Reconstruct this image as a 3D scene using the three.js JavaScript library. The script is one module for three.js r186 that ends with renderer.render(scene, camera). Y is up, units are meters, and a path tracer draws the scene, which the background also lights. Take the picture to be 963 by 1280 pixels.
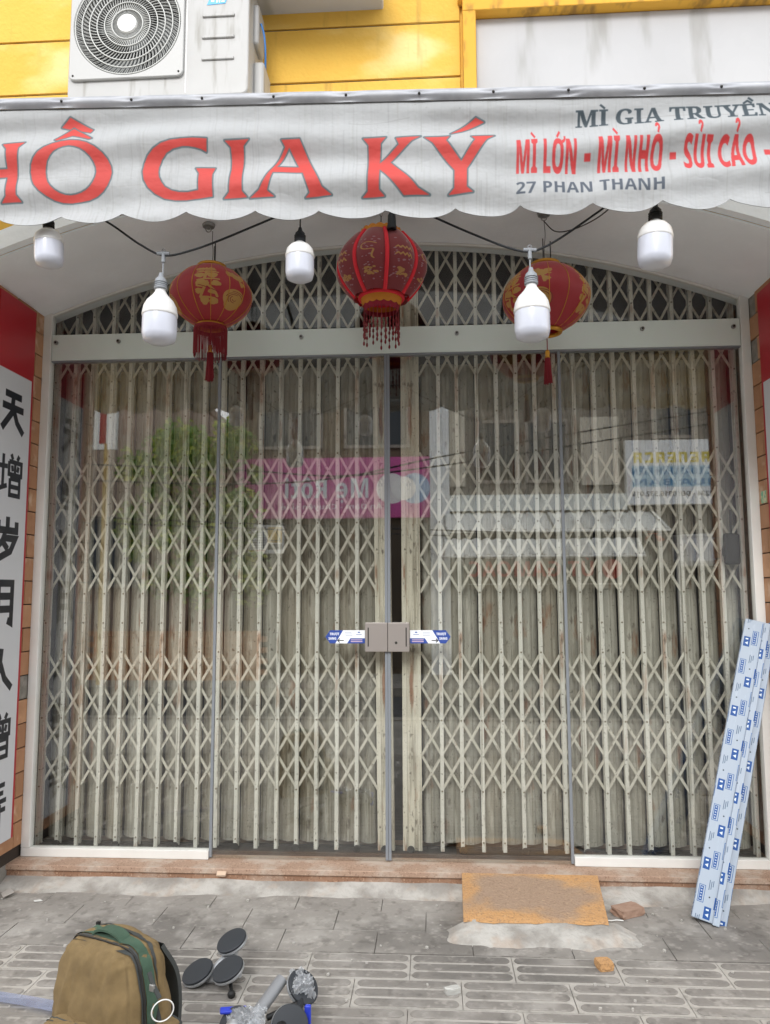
import * as THREE from 'three';
import { RoundedBoxGeometry } from 'three/addons/geometries/RoundedBoxGeometry.js';
import { mergeGeometries, toCreasedNormals } from 'three/addons/utils/BufferGeometryUtils.js';

// ---------------------------------------------------------------- camera, sky, sun, exposure
const scene = new THREE.Scene();
const R = THREE.MathUtils.degToRad;
const camera = new THREE.PerspectiveCamera(67.93, 770 / 1024, 0.05, 300);
camera.position.set(0.239, 1.5, 4.13);
camera.rotation.order = 'YXZ';
camera.rotation.set(R(6), R(3.5), R(-0.2));

const renderer = new THREE.WebGLRenderer({ antialias: true });
renderer.toneMapping = THREE.LinearToneMapping;
renderer.toneMappingExposure = 2.0;
renderer.shadowMap.enabled = true;

{ // overcast sky: brighter overhead, a little duller at the horizon
  const w = 64, h = 32, d = new Float32Array(w * h * 4);
  for (let j = 0; j < h; j++) for (let i = 0; i < w; i++) {
    const el = Math.max(0, Math.sin(((j + 0.5) / h - 0.5) * Math.PI)), b = 0.98 + 0.12 * el, o = (j * w + i) * 4;
    d[o] = b * 0.975; d[o + 1] = b * 0.995; d[o + 2] = b * 1.03; d[o + 3] = 1;
  }
  const t = new THREE.DataTexture(d, w, h, THREE.RGBAFormat, THREE.FloatType);
  t.mapping = THREE.EquirectangularReflectionMapping; t.magFilter = t.minFilter = THREE.LinearFilter; t.needsUpdate = true;
  scene.background = t; scene.environment = t;
}
const sun = new THREE.DirectionalLight(0xfffdfa, 1.15);
sun.position.set(-1.5, 7.7, 11); sun.target.position.set(0, 1, 1);
sun.castShadow = true; sun.shadow.radius = 40; sun.shadow.mapSize.set(2048, 2048);
Object.assign(sun.shadow.camera, { left: -9, right: 9, top: 9, bottom: -9, near: 0.5, far: 40 });
scene.add(sun, sun.target);

// ---------------------------------------------------------------- helpers
let seed = 7;
const rnd = () => { seed = (seed + 0x6d2b79f5) | 0; let t = Math.imul(seed ^ (seed >>> 15), 1 | seed); t = (t + Math.imul(t ^ (t >>> 7), 61 | t)) ^ t; return ((t ^ (t >>> 14)) >>> 0) / 4294967296; };
const rr = (a, b) => a + (b - a) * rnd();
const hash = (x, y, s) => { let h = Math.imul(x, 374761393) + Math.imul(y, 668265263) + Math.imul(s, 974634777) | 0; h = Math.imul(h ^ (h >>> 13), 1274126177); h ^= h >>> 16; return (h >>> 0) / 4294967296; };
const mod = (a, n) => ((a % n) + n) % n;
function vnoise(x, y, px, py, s) {
  const x0 = Math.floor(x), y0 = Math.floor(y); let fx = x - x0, fy = y - y0;
  fx = fx * fx * (3 - 2 * fx); fy = fy * fy * (3 - 2 * fy);
  const a = mod(x0, px), b = mod(x0 + 1, px), c = mod(y0, py), d = mod(y0 + 1, py);
  const p = hash(a, c, s) * (1 - fx) + hash(b, c, s) * fx, q = hash(a, d, s) * (1 - fx) + hash(b, d, s) * fx;
  return p * (1 - fy) + q * fy;
}
function fbm(u, v, fx, fy, s, oct = 4) {   // tileable over the unit square
  let r = 0, a = 0.5, n = 0;
  for (let k = 0; k < oct; k++) { r += a * vnoise(u * fx, v * fy, fx, fy, s + k * 17); n += a; a *= 0.55; fx *= 2; fy *= 2; }
  return r / n;
}
const clamp01 = (x) => Math.min(1, Math.max(0, x)), sm = (a, b, x) => { x = clamp01((x - a) / (b - a)); return x * x * (3 - 2 * x); };
const mix3 = (a, b, t) => [a[0] + (b[0] - a[0]) * t, a[1] + (b[1] - a[1]) * t, a[2] + (b[2] - a[2]) * t];
function tex(w, h, fn, metres = 1, srgb = true) {
  const d = new Uint8Array(w * h * 4);
  for (let j = 0; j < h; j++) for (let i = 0; i < w; i++) {
    const c = fn((i + 0.5) / w, (j + 0.5) / h), o = (j * w + i) * 4;
    d[o] = Math.max(0, Math.min(255, c[0])); d[o + 1] = Math.max(0, Math.min(255, c[1])); d[o + 2] = Math.max(0, Math.min(255, c[2])); d[o + 3] = 255;
  }
  const t = new THREE.DataTexture(d, w, h);
  t.magFilter = THREE.LinearFilter; t.minFilter = THREE.LinearMipmapLinearFilter; t.generateMipmaps = true; t.wrapS = t.wrapT = THREE.RepeatWrapping;
  const m = Array.isArray(metres) ? metres : [metres, metres]; t.repeat.set(1 / m[0], 1 / m[1]);
  if (srgb) t.colorSpace = THREE.SRGBColorSpace;
  t.needsUpdate = true; return t;
}
const gray = (w, fn, metres) => tex(w, w, (u, v) => { const g = 255 * clamp01(fn(u, v)); return [g, g, g]; }, metres, false);
function canvasTex(w, h, draw) {
  const c = document.createElement('canvas'); c.width = w; c.height = h;
  draw(c.getContext('2d'), w, h);
  const t = new THREE.CanvasTexture(c); t.colorSpace = THREE.SRGBColorSpace; t.anisotropy = 8; return t;
}
const std = (o) => new THREE.MeshStandardMaterial({ roughness: 0.8, metalness: 0, ...o });
const phy = (o) => new THREE.MeshPhysicalMaterial({ roughness: 0.8, metalness: 0, ...o });

function uvBox(g, ox = 0, oy = 0) {          // uv in metres, by the way each face points
  const p = g.attributes.position, n = g.attributes.normal, uv = new Float32Array(p.count * 2);
  for (let i = 0; i < p.count; i++) {
    const ax = Math.abs(n.getX(i)), ay = Math.abs(n.getY(i)), az = Math.abs(n.getZ(i));
    const x = p.getX(i), y = p.getY(i), z = p.getZ(i);
    if (az >= ax && az >= ay) { uv[2 * i] = x + ox; uv[2 * i + 1] = y + oy; }
    else if (ax >= ay) { uv[2 * i] = z + ox; uv[2 * i + 1] = y + oy; }
    else { uv[2 * i] = x + ox; uv[2 * i + 1] = z + oy; }
  }
  g.setAttribute('uv', new THREE.BufferAttribute(uv, 2)); return g;
}
const at = (g, x = 0, y = 0, z = 0) => { g.translate(x, y, z); return g; };
const box = (x0, x1, y0, y1, z0, z1, ox, oy) => uvBox(at(new THREE.BoxGeometry(x1 - x0, y1 - y0, z1 - z0), (x0 + x1) / 2, (y0 + y1) / 2, (z0 + z1) / 2), ox, oy);
const rbox = (x0, x1, y0, y1, z0, z1, r = 0.006, s = 2) => uvBox(at(new RoundedBoxGeometry(x1 - x0, y1 - y0, z1 - z0, s, r), (x0 + x1) / 2, (y0 + y1) / 2, (z0 + z1) / 2));
const cyl = (r0, r1, h, n = 16) => new THREE.CylinderGeometry(r0, r1, h, n);
const tube = (pts, r, seg = 32, rad = 6, closed = false) => new THREE.TubeGeometry(new THREE.CatmullRomCurve3(pts.map((p) => new THREE.Vector3(...p)), closed), seg, r, rad, closed);
const rod = (a, b, r, n = 6) => { const A = new THREE.Vector3(...a), B = new THREE.Vector3(...b), g = cyl(r, r, A.distanceTo(B), n); g.applyQuaternion(new THREE.Quaternion().setFromUnitVectors(new THREE.Vector3(0, 1, 0), B.clone().sub(A).normalize())); return at(g, ...A.add(B).multiplyScalar(0.5).toArray()); };
const lathe = (pts, n = 32) => new THREE.LatheGeometry(pts.map((p) => new THREE.Vector2(p[0], p[1])), n);
const plain = (g) => { const q = g.index ? g.toNonIndexed() : g; for (const k of Object.keys(q.attributes)) if (!['position', 'normal', 'uv'].includes(k)) q.deleteAttribute(k); return q; };
const merge = (list, groups = false) => mergeGeometries(list.map(plain), groups);

const taken = {};
const numbered = (n) => { const k = taken[n] = (taken[n] ?? -1) + 1; return k ? n + '_' + String(k).padStart(3, '0') : n; };
function thing(name, label, category, pos = [0, 0, 0], turn = 0, group) {
  const o = new THREE.Group(); o.name = numbered(name); o.position.set(...pos); o.rotation.y = turn;
  o.userData = { label, category }; if (group) o.userData.group = group;
  scene.add(o); return o;
}
function part(name, g, m, parent, pos, rot) {
  const o = new THREE.Mesh(g, m); o.name = name; o.castShadow = o.receiveShadow = true;
  if (pos) o.position.set(...pos); if (rot) o.rotation.set(...rot);
  parent.add(o); return o;
}
function solo(name, g, m, label, category, pos, rot, group) {
  const o = part(numbered(name), g, m, scene, pos, rot); o.userData = { label, category }; if (group) o.userData.group = group; return o;
}
function struct(name, g, m, label) { const o = part(numbered(name), g, m, scene); o.userData = { kind: 'structure', label }; return o; }
// text fitted between two points of a canvas: baseline from (x0, y0) to (x1, y1), capitals cap pixels high
function fitText(c, s, x0, y0, x1, y1, cap, font, fill, heavy = 0) {
  const cl = []; for (const ch of s.normalize('NFD')) { if (/[\u0300-\u036f]/.test(ch)) cl[cl.length - 1][1].push(ch); else cl.push([ch, []]); }
  const base = cl.map((k) => k[0]).join('');
  c.save(); c.font = font.replace('SIZE', cap / 0.714 + 'px'); c.textBaseline = 'alphabetic'; c.textAlign = 'left';
  const wide = c.measureText(base).width, len = Math.hypot(x1 - x0, y1 - y0);
  c.translate(x0, y0); c.rotate(Math.atan2(y1 - y0, x1 - x0)); c.scale(len / wide, 1);
  c.fillStyle = c.strokeStyle = fill; c.fillText(base, 0, 0); if (heavy) { c.lineWidth = heavy * cap; c.lineJoin = 'miter'; c.strokeText(base, 0, 0); } c.lineWidth = 0.13 * cap; c.lineCap = 'butt';
  cl.forEach(([ch, marks], i) => {      // the accents, which the font lacks
    const a = c.measureText(base.slice(0, i)).width, w = c.measureText(ch).width, m = a + w / 2, up = -cap * (ch === ch.toUpperCase() ? 1 : 0.78), has = (q) => marks.includes(q);
    const path = (...p) => { c.beginPath(); for (let k = 0; k < p.length; k += 2) c.lineTo(p[k], p[k + 1]); c.stroke(); };
    const dx = has('\u0302') ? 0.22 * cap : 0, dy = has('\u0302') ? -0.12 * cap : 0;
    if (has('\u0302')) path(m - 0.24 * cap, up - 0.07 * cap, m, up - 0.25 * cap, m + 0.24 * cap, up - 0.07 * cap);
    if (has('\u0306')) { c.beginPath(); c.arc(m, up - 0.26 * cap, 0.17 * cap, 0.2, 2.94); c.stroke(); }
    if (has('\u0300')) path(m + dx * 1.1 - 0.2 * cap, up + dy - 0.34 * cap, m + dx * 1.1 + 0.07 * cap, up + dy - 0.09 * cap);
    if (has('\u0301')) path(m + dx + 0.2 * cap, up + dy - 0.34 * cap, m + dx - 0.07 * cap, up + dy - 0.09 * cap);
    if (has('\u0309')) { c.beginPath(); c.arc(m + dx, up + dy - 0.31 * cap, 0.115 * cap, Math.PI, Math.PI * 2.35); c.lineTo(m + dx, up + dy - 0.08 * cap); c.stroke(); }
    if (has('\u031b')) { c.beginPath(); c.moveTo(a + w * 0.8, up + 0.1 * cap); c.quadraticCurveTo(a + w * 1.05, up + 0.1 * cap, a + w * 1.03, up - 0.14 * cap); c.stroke(); }
    if (has('\u0323')) { c.beginPath(); c.arc(m, 0.18 * cap, 0.09 * cap, 0, 7); c.fill(); }
  });
  c.restore();
}

// ---------------------------------------------------------------- materials
const M = {};
{
  const speck = (u, v, f, s, t) => sm(t, t + 0.05, vnoise(u * f, v * f, f, f, s));
  // yellow wash on plaster, with grey weathering streaks
  M.yellow = std({ map: tex(512, 512, (u, v) => {
    let c = mix3([232, 188, 88], [216, 170, 70], fbm(u, v, 5, 5, 3)); c = mix3(c, [236, 214, 156], 0.8 * sm(0.48, 0.78, fbm(u, v, 3, 6, 9, 5)));
    return mix3(c, [150, 120, 62], 0.55 * sm(0.62, 0.9, fbm(u, v, 34, 3, 21)) * sm(0.4, 0.7, fbm(u, v, 3, 3, 30)));
  }, 1.7), roughness: 0.9, bumpMap: gray(256, (u, v) => fbm(u, v, 40, 40, 5, 3), 0.6), bumpScale: 0.002 });
  M.yellowTrim = std({ map: tex(256, 256, (u, v) => mix3([222, 168, 62], [140, 104, 52], 0.85 * sm(0.52, 0.85, fbm(u, v, 14, 6, 40))), 0.8), roughness: 0.85 });
  M.panelWhite = std({ map: tex(512, 512, (u, v) => mix3(mix3([192, 192, 193], [178, 178, 179], fbm(u, v, 6, 6, 2)), [138, 136, 130], 0.55 * sm(0.58, 0.84, fbm(u, v, 18, 3, 8, 5))), 2.1), roughness: 0.9 });
  M.soffit = std({ map: tex(512, 512, (u, v) => mix3([242, 246, 249], [234, 238, 241], sm(0.35, 0.75, fbm(u, v, 4, 4, 12))), 1.6), roughness: 0.95, bumpMap: gray(256, (u, v) => fbm(u, v, 30, 30, 6, 3), 0.5), bumpScale: 0.0015 });
  M.concrete = std({ map: tex(512, 512, (u, v) => { const n = fbm(u, v, 6, 6, 4, 6); return mix3([122, 118, 112], [172, 168, 160], n); }, 0.9), roughness: 0.95, bumpMap: gray(256, (u, v) => fbm(u, v, 24, 24, 3, 4), 0.4), bumpScale: 0.004 });
  M.cement = std({ map: tex(512, 512, (u, v) => { let c = mix3([148, 144, 138], [186, 183, 177], sm(0.25, 0.75, fbm(u, v, 7, 7, 14, 6))); c = mix3(c, [170, 148, 130], 0.5 * sm(0.5, 0.7, fbm(u, v, 5, 5, 64, 4))); return mix3(c, [140, 134, 126], 0.45 * sm(0.58, 0.85, fbm(u, v, 12, 12, 44, 5))); }, 0.7), roughness: 0.97, bumpMap: gray(256, (u, v) => fbm(u, v, 18, 18, 33, 5), 0.35), bumpScale: 0.006 });
  // tan granite-like terrazzo of the step, dusty
  const ter = (a, b, dust) => tex(512, 512, (u, v) => {
    let c = mix3(a, b, fbm(u, v, 8, 8, 50, 5)); const g = vnoise(u * 128, v * 128, 128, 128, 61); c = mix3(c, [92, 66, 50], 0.5 * sm(0.72, 0.9, g)); c = mix3(c, [226, 196, 168], 0.5 * sm(0.76, 0.95, vnoise(u * 110, v * 110, 110, 110, 77)));
    return mix3(c, [190, 178, 166], dust * sm(0.42, 0.72, fbm(u, v, 5, 5, 91, 5)));
  }, 0.6);
  M.step = std({ map: ter([176, 148, 128], [160, 132, 112], 0.75), roughness: 0.75 });
  M.riser = std({ map: ter([160, 122, 96], [130, 98, 78], 0.5), roughness: 0.8 });
  M.ramp = std({ map: tex(512, 512, (u, v) => {   // worn to a grey-brown in the middle, orange left at the edges and corners
    let c = mix3([200, 154, 102], [182, 140, 96], fbm(u, v, 6, 6, 50, 5)); const w = fbm(u, v, 5, 5, 23, 5) - 0.5, worn = 1 - sm(0.55, 1.05, Math.hypot((u - 0.40) / 0.42, (v - 0.24) / 0.30) + 1.3 * w);
    c = mix3(c, [156, 134, 116], 0.9 * worn); const g = vnoise(u * 150, v * 150, 150, 150, 5), q = vnoise(u * 110, v * 110, 110, 110, 15);
    c = mix3(c, [124, 98, 80], 0.4 * sm(0.62, 0.9, g)); return mix3(c, [206, 178, 146], 0.3 * sm(0.7, 0.95, q));
  }, 0.8), roughness: 0.85, bumpMap: gray(256, (u, v) => vnoise(u * 90, v * 90, 90, 90, 9), 0.6), bumpScale: 0.003 });
  // paving tiles: a dusty bed and darker worn faces
  const pave = (a, b, st, s) => std({ map: tex(512, 512, (u, v) => {
    let c = mix3(a, b, fbm(u, v, 7, 7, s, 6)); c = mix3(c, st, 0.85 * sm(0.46, 0.76, fbm(u, v, 4, 4, s + 9, 6)));
    c = mix3(c, [70, 66, 62], 0.28 * sm(0.55, 0.8, fbm(u, v, 34, 34, s + 51, 5))); c = mix3(c, [206, 200, 192], 0.28 * sm(0.58, 0.82, fbm(u, v, 46, 46, s + 71, 4)));
    return mix3(c, [190, 186, 180], 0.4 * sm(0.52, 0.8, fbm(u, v, 8, 8, s + 31, 6)));
  }, 1.3), roughness: 0.93, bumpMap: gray(256, (u, v) => fbm(u, v, 40, 40, s, 3), 0.5), bumpScale: 0.002 });
  M.tileFace = pave([140, 135, 129], [122, 118, 113], [98, 95, 91], 101);
  M.tileBed = pave([180, 175, 168], [164, 160, 153], [140, 136, 130], 131);
  M.tilePlain = pave([154, 149, 143], [138, 134, 128], [114, 110, 105], 161);
  M.joint = std({ color: '#8e8983', roughness: 1 });
  // terracotta wall tiles and what shows where one is missing
  M.brick = [0, 1, 2, 3].map((k) => std({ map: tex(256, 256, (u, v) => {
    let c = mix3([[192, 144, 106], [184, 136, 100], [200, 154, 116], [176, 132, 96]][k], [164, 118, 84], fbm(u, v, 6, 6, 60 + k, 4)); return mix3(c, [214, 190, 168], 0.7 * sm(0.6, 0.82, fbm(u, v, 4, 3, 70 + 5 * k, 4)));
  }, 0.35), roughness: 0.6 }));
  M.mortar = std({ color: '#3d332c', roughness: 1 });
  M.bareMortar = std({ map: tex(256, 256, (u, v) => mix3([112, 108, 100], [160, 154, 146], fbm(u, v, 8, 8, 5, 5)), 0.2), roughness: 1 });
  // cream gate paint with rust and grime
  const gate = (a, b, rust, s, f) => tex(512, 512, (u, v) => {
    let c = mix3(a, b, fbm(u, v, 10, 4, s, 5)); c = mix3(c, [136, 84, 56], rust * sm(0.66, 0.82, fbm(u, v, f, 5, s + 5, 5))); c = mix3(c, [70, 62, 52], 0.6 * sm(0.70, 0.86, fbm(u, v, 26, 18, s + 8, 4)));
    c = mix3(c, [112, 104, 88], 0.55 * sm(0.56, 0.8, fbm(u, v, 60, 3, s + 12, 5))); c = mix3(c, [64, 57, 47], 0.6 * sm(0.89, 0.95, vnoise(u * 130, v * 180, 130, 180, s + 15))); return mix3(c, [236, 232, 220], 0.35 * sm(0.55, 0.75, fbm(u, v, 40, 8, s + 18, 4)));
  }, [0.9, 1.5]);
  M.gateBar = std({ map: gate([230, 228, 219], [216, 213, 202], 0.5, 3, 16), roughness: 0.55 });
  M.gateLattice = std({ map: gate([218, 214, 202], [200, 195, 180], 0.6, 23, 20), roughness: 0.6 });
  M.gateSheet = [0, 1, 2].map((k) => std({ map: gate([[192, 190, 180], [172, 169, 157], [180, 171, 154]][k], [150, 146, 134], 0.75, 43 + 20 * k, 9), roughness: 0.65 }));
  M.gatePost = std({ map: gate([228, 222, 206], [208, 201, 182], 0.75, 143, 24), roughness: 0.5 });
  M.rivet = std({ color: '#8d8472', roughness: 0.6 });
  M.black = std({ color: '#141414', roughness: 0.6 });
  M.rubber = std({ color: '#23262a', roughness: 0.75 });
  M.darkMetal = std({ color: '#3a3836', roughness: 0.5, metalness: 0.6 });
  M.white = std({ color: '#e9e9e6', roughness: 0.35 });
  M.frameWhite = std({ map: tex(128, 128, (u, v) => mix3([236, 236, 233], [222, 221, 216], fbm(u, v, 6, 6, 8, 4)), 0.8), roughness: 0.35 });
  M.beam = std({ map: tex(256, 256, (u, v) => mix3([226, 237, 232], [218, 230, 224], fbm(u, v, 4, 4, 18, 4)), 1.4), roughness: 0.3, metalness: 0 });
  M.glass = phy({ color: '#fcfdfc', transmission: 1, thickness: 0, ior: 2.0, roughness: 0 });
  M.clearGlass = phy({ color: '#fcfdfc', transmission: 1, thickness: 0, ior: 1.5, roughness: 0 });
  M.seal = phy({ color: '#84898f', roughness: 0.25 });
  M.steel = std({ color: '#a39c97', roughness: 0.42, metalness: 0.55 });
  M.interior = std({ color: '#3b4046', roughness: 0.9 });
  M.zinc = std({ color: '#9a9a98', roughness: 0.4, metalness: 0.7 });
  M.asphalt = std({ map: tex(512, 512, (u, v) => { const g = 62 + 34 * fbm(u, v, 30, 30, 8, 5); return [g, g, g * 1.02]; }, 3), roughness: 0.95 });
}
const VALENCE_LETTERS = {
  H: [[[-1.58,3.198],[-1.477,3.199],[-1.497,3.175],[-1.499,3.095],[-1.346,3.094],[-1.35,3.169],[-1.37,3.194],[-1.281,3.197],[-1.302,3.172],[-1.308,3.081],[-1.305,2.986],[-1.285,2.961],[-1.365,2.961],[-1.345,2.984],[-1.346,3.062],[-1.495,3.063],[-1.488,2.986],[-1.464,2.96],[-1.566,2.96],[-1.541,2.985],[-1.543,3.074],[-1.552,3.171]]],
  O: [[[-0.944,3.067],[-0.947,3.041],[-0.957,3.016],[-0.975,2.994],[-0.999,2.976],[-1.028,2.963],[-1.06,2.956],[-1.095,2.954],[-1.13,2.958],[-1.163,2.968],[-1.193,2.984],[-1.219,3.003],[-1.239,3.027],[-1.251,3.052],[-1.257,3.079],[-1.254,3.106],[-1.243,3.13],[-1.226,3.152],[-1.202,3.17],[-1.172,3.184],[-1.139,3.191],[-1.105,3.193],[-1.069,3.188],[-1.036,3.178],[-1.006,3.162],[-0.98,3.142],[-0.961,3.119],[-0.949,3.093]],[[-1.002,3.071],[-1.004,3.05],[-1.011,3.03],[-1.022,3.013],[-1.037,2.999],[-1.055,2.989],[-1.076,2.983],[-1.097,2.981],[-1.119,2.984],[-1.141,2.992],[-1.16,3.004],[-1.176,3.019],[-1.189,3.037],[-1.197,3.057],[-1.201,3.078],[-1.199,3.099],[-1.193,3.119],[-1.181,3.136],[-1.166,3.151],[-1.148,3.161],[-1.127,3.167],[-1.105,3.169],[-1.083,3.165],[-1.062,3.158],[-1.042,3.146],[-1.026,3.13],[-1.014,3.112],[-1.006,3.092]]],
  grave: [[[-1.112,3.293],[-1.024,3.244],[-1.031,3.228],[-1.149,3.26]]],
  circ: [[[-1.101,3.254],[-1.019,3.197],[-1.03,3.193],[-1.096,3.215],[-1.159,3.197],[-1.167,3.203]]],
  G: [[[-0.579,3.175],[-0.633,3.18],[-0.68,3.18],[-0.72,3.176],[-0.754,3.167],[-0.754,3.167],[-0.785,3.148],[-0.808,3.125],[-0.821,3.097],[-0.824,3.065],[-0.824,3.065],[-0.817,3.029],[-0.801,2.999],[-0.775,2.976],[-0.74,2.958],[-0.74,2.958],[-0.7,2.951],[-0.656,2.948],[-0.608,2.949],[-0.556,2.955],[-0.559,3.044],[-0.551,3.072],[-0.625,3.075],[-0.611,3.051],[-0.609,2.98],[-0.609,2.98],[-0.65,2.976],[-0.684,2.979],[-0.714,2.987],[-0.739,3.002],[-0.739,3.002],[-0.752,3.02],[-0.761,3.04],[-0.765,3.061],[-0.765,3.083],[-0.765,3.083],[-0.755,3.113],[-0.736,3.135],[-0.709,3.148],[-0.673,3.154],[-0.673,3.154],[-0.649,3.153],[-0.626,3.149],[-0.604,3.143],[-0.584,3.133]]],
  I: [[[-0.513,3.168],[-0.423,3.172],[-0.444,3.151],[-0.448,3.063],[-0.447,2.973],[-0.428,2.952],[-0.515,2.947],[-0.495,2.971],[-0.49,3.065],[-0.492,3.147]]],
  A: [[[-0.302,3.167],[-0.234,3.169],[-0.149,2.974],[-0.113,2.946],[-0.212,2.944],[-0.195,2.96],[-0.221,3.035],[-0.331,3.037],[-0.352,2.969],[-0.325,2.948],[-0.418,2.947],[-0.382,2.973],[-0.289,3.144]],[[-0.274,3.142],[-0.237,3.066],[-0.319,3.066]]],
  K: [[[0.002,3.159],[0.087,3.16],[0.067,3.139],[0.063,3.068],[0.134,3.13],[0.123,3.154],[0.214,3.158],[0.181,3.141],[0.102,3.069],[0.203,2.957],[0.245,2.937],[0.151,2.935],[0.063,3.037],[0.06,2.96],[0.081,2.939],[-0.001,2.936],[0.019,2.955],[0.022,3.045],[0.022,3.135]]],
  Y: [[[0.227,3.153],[0.32,3.155],[0.306,3.138],[0.361,3.059],[0.412,3.134],[0.398,3.15],[0.483,3.154],[0.455,3.135],[0.381,3.03],[0.379,2.957],[0.402,2.938],[0.313,2.935],[0.334,2.956],[0.336,3.026],[0.257,3.131]]],
  acute: [[[0.323,3.167],[0.416,3.23],[0.447,3.215],[0.363,3.176]]]
};
// ---------------------------------------------------------------- ground, step, ramp
const TILE_W = 0.413, TILE_D = 0.2075, ROW0 = 0.1625;
const pavement = struct('pavement', box(-9, 9, -0.3, -0.012, -0.3, 5.0), M.joint, 'dusty grey tiled pavement in front of the shop');
{
  const stadium = (w, d, h) => { const s = new THREE.Shape(), r = d / 2, l = w / 2 - r; s.moveTo(-l, -r); s.lineTo(l, -r); s.absarc(l, 0, r, -Math.PI / 2, Math.PI / 2); s.lineTo(-l, r); s.absarc(-l, 0, r, Math.PI / 2, Math.PI * 1.5);
    const g = new THREE.ExtrudeGeometry(s, { depth: h, bevelEnabled: true, bevelThickness: 0.002, bevelSize: 0.002, bevelSegments: 1, curveSegments: 5 }); g.rotateX(-Math.PI / 2); return g; };
  const bars = [0, 1].map((k) => merge([-1, 0, 1].map((j) => stadium(TILE_W - 0.024 - 0.007 * ((k + j) & 1), 0.044, 0.002).translate(0, -0.004, j * 0.0675))));
  const bed = plain(new THREE.BoxGeometry(TILE_W - 0.003, 0.012, TILE_D - 0.003).translate(0, -0.010, 0)), flat = plain(new RoundedBoxGeometry(TILE_W - 0.0025, 0.014, TILE_D - 0.0025, 1, 0.001).translate(0, -0.007, 0));
  for (let row = 0; row < 14; row++) for (let i = -6; i <= 6; i++) {
    const x = -0.283 + i * TILE_W + (row & 1 ? -0.2 : 0) + (row < 3 ? 0.06 : 0), z = ROW0 + TILE_D * (row + 0.5), k = Math.floor(rnd() * 2), j = 0.06 * Math.floor(rnd() * 5);
    const g = row < 3 ? uvBox(flat.clone(), x, z) : mergeGeometries([uvBox(bed.clone(), x, z), uvBox(bars[k].clone(), x + j, z)], true);   // stains run on from tile to tile
    const o = part(row < 3 ? 'tile' : 'grooved_tile', g, row < 3 ? M.tilePlain : [M.tileBed, M.tileFace], pavement, [x, rr(-0.0015, 0), z]);
    o.rotation.set(rr(-0.004, 0.004), rr(-0.004, 0.004), rr(-0.003, 0.003));
  }
}
struct('pavement_margin', merge([box(-9, -2.75, -0.2, -0.004, -0.3, 5), box(2.75, 9, -0.2, -0.004, -0.3, 5), box(-2.75, 2.75, -0.2, -0.006, 3.1, 5)]), M.concrete, 'plain grey pavement beyond the tiles');
struct('kerb', box(-14, 14, -0.4, 0.004, 5.0, 5.2), M.concrete, 'concrete kerb along the road');
struct('road', box(-30, 30, -0.5, -0.12, 5.2, 7.9), M.asphalt, 'dark asphalt road');
struct('far_pavement', box(-30, 30, -0.4, 0.01, 7.9, 10.0), M.concrete, 'pavement across the road');
struct('ground', box(-90, 90, -0.9, -0.32, -60, 90), M.concrete, 'ground under the street');

{ // doorstep of tan terrazzo, with a cement fillet at its foot
  const t = thing('doorstep', 'tan terrazzo doorstep running under the glass front', 'step');
  part('tread', rbox(-2.0, 2.0, 0.07, 0.1, -0.35, 0.142, 0.006), M.step, t);
  part('riser', box(-1.995, 1.995, -0.02, 0.072, -0.3, 0.13), M.riser, t);
  // the fillet: a lumpy wedge of cement whose front edge wanders
  const nx = 150, nz = 8, g = new THREE.PlaneGeometry(1, 1, nx, nz), p = g.attributes.position, uv = g.attributes.uv;
  for (let i = 0; i < p.count; i++) {
    const u = p.getX(i) + 0.5, v = 0.5 - p.getY(i), x = -1.99 + u * 3.98, reach = 0.06 + 0.16 * fbm(u, 0.3, 9, 1, 4, 4) - 0.05 * sm(1.0, 1.3, x);
    const h = (0.030 + 0.02 * fbm(u, 0.7, 14, 1, 9)) * Math.pow(1 - v, 1.5) + 0.004 * fbm(u, v, 60, 6, 2) * (1 - v * v) - 0.006 * v;
    p.setXYZ(i, x, h + 0.002, 0.128 + reach * v); uv.setXY(i, x, reach * v);
  }
  g.computeVertexNormals(); part('cement_fillet', g, M.cement, t);
}
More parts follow.
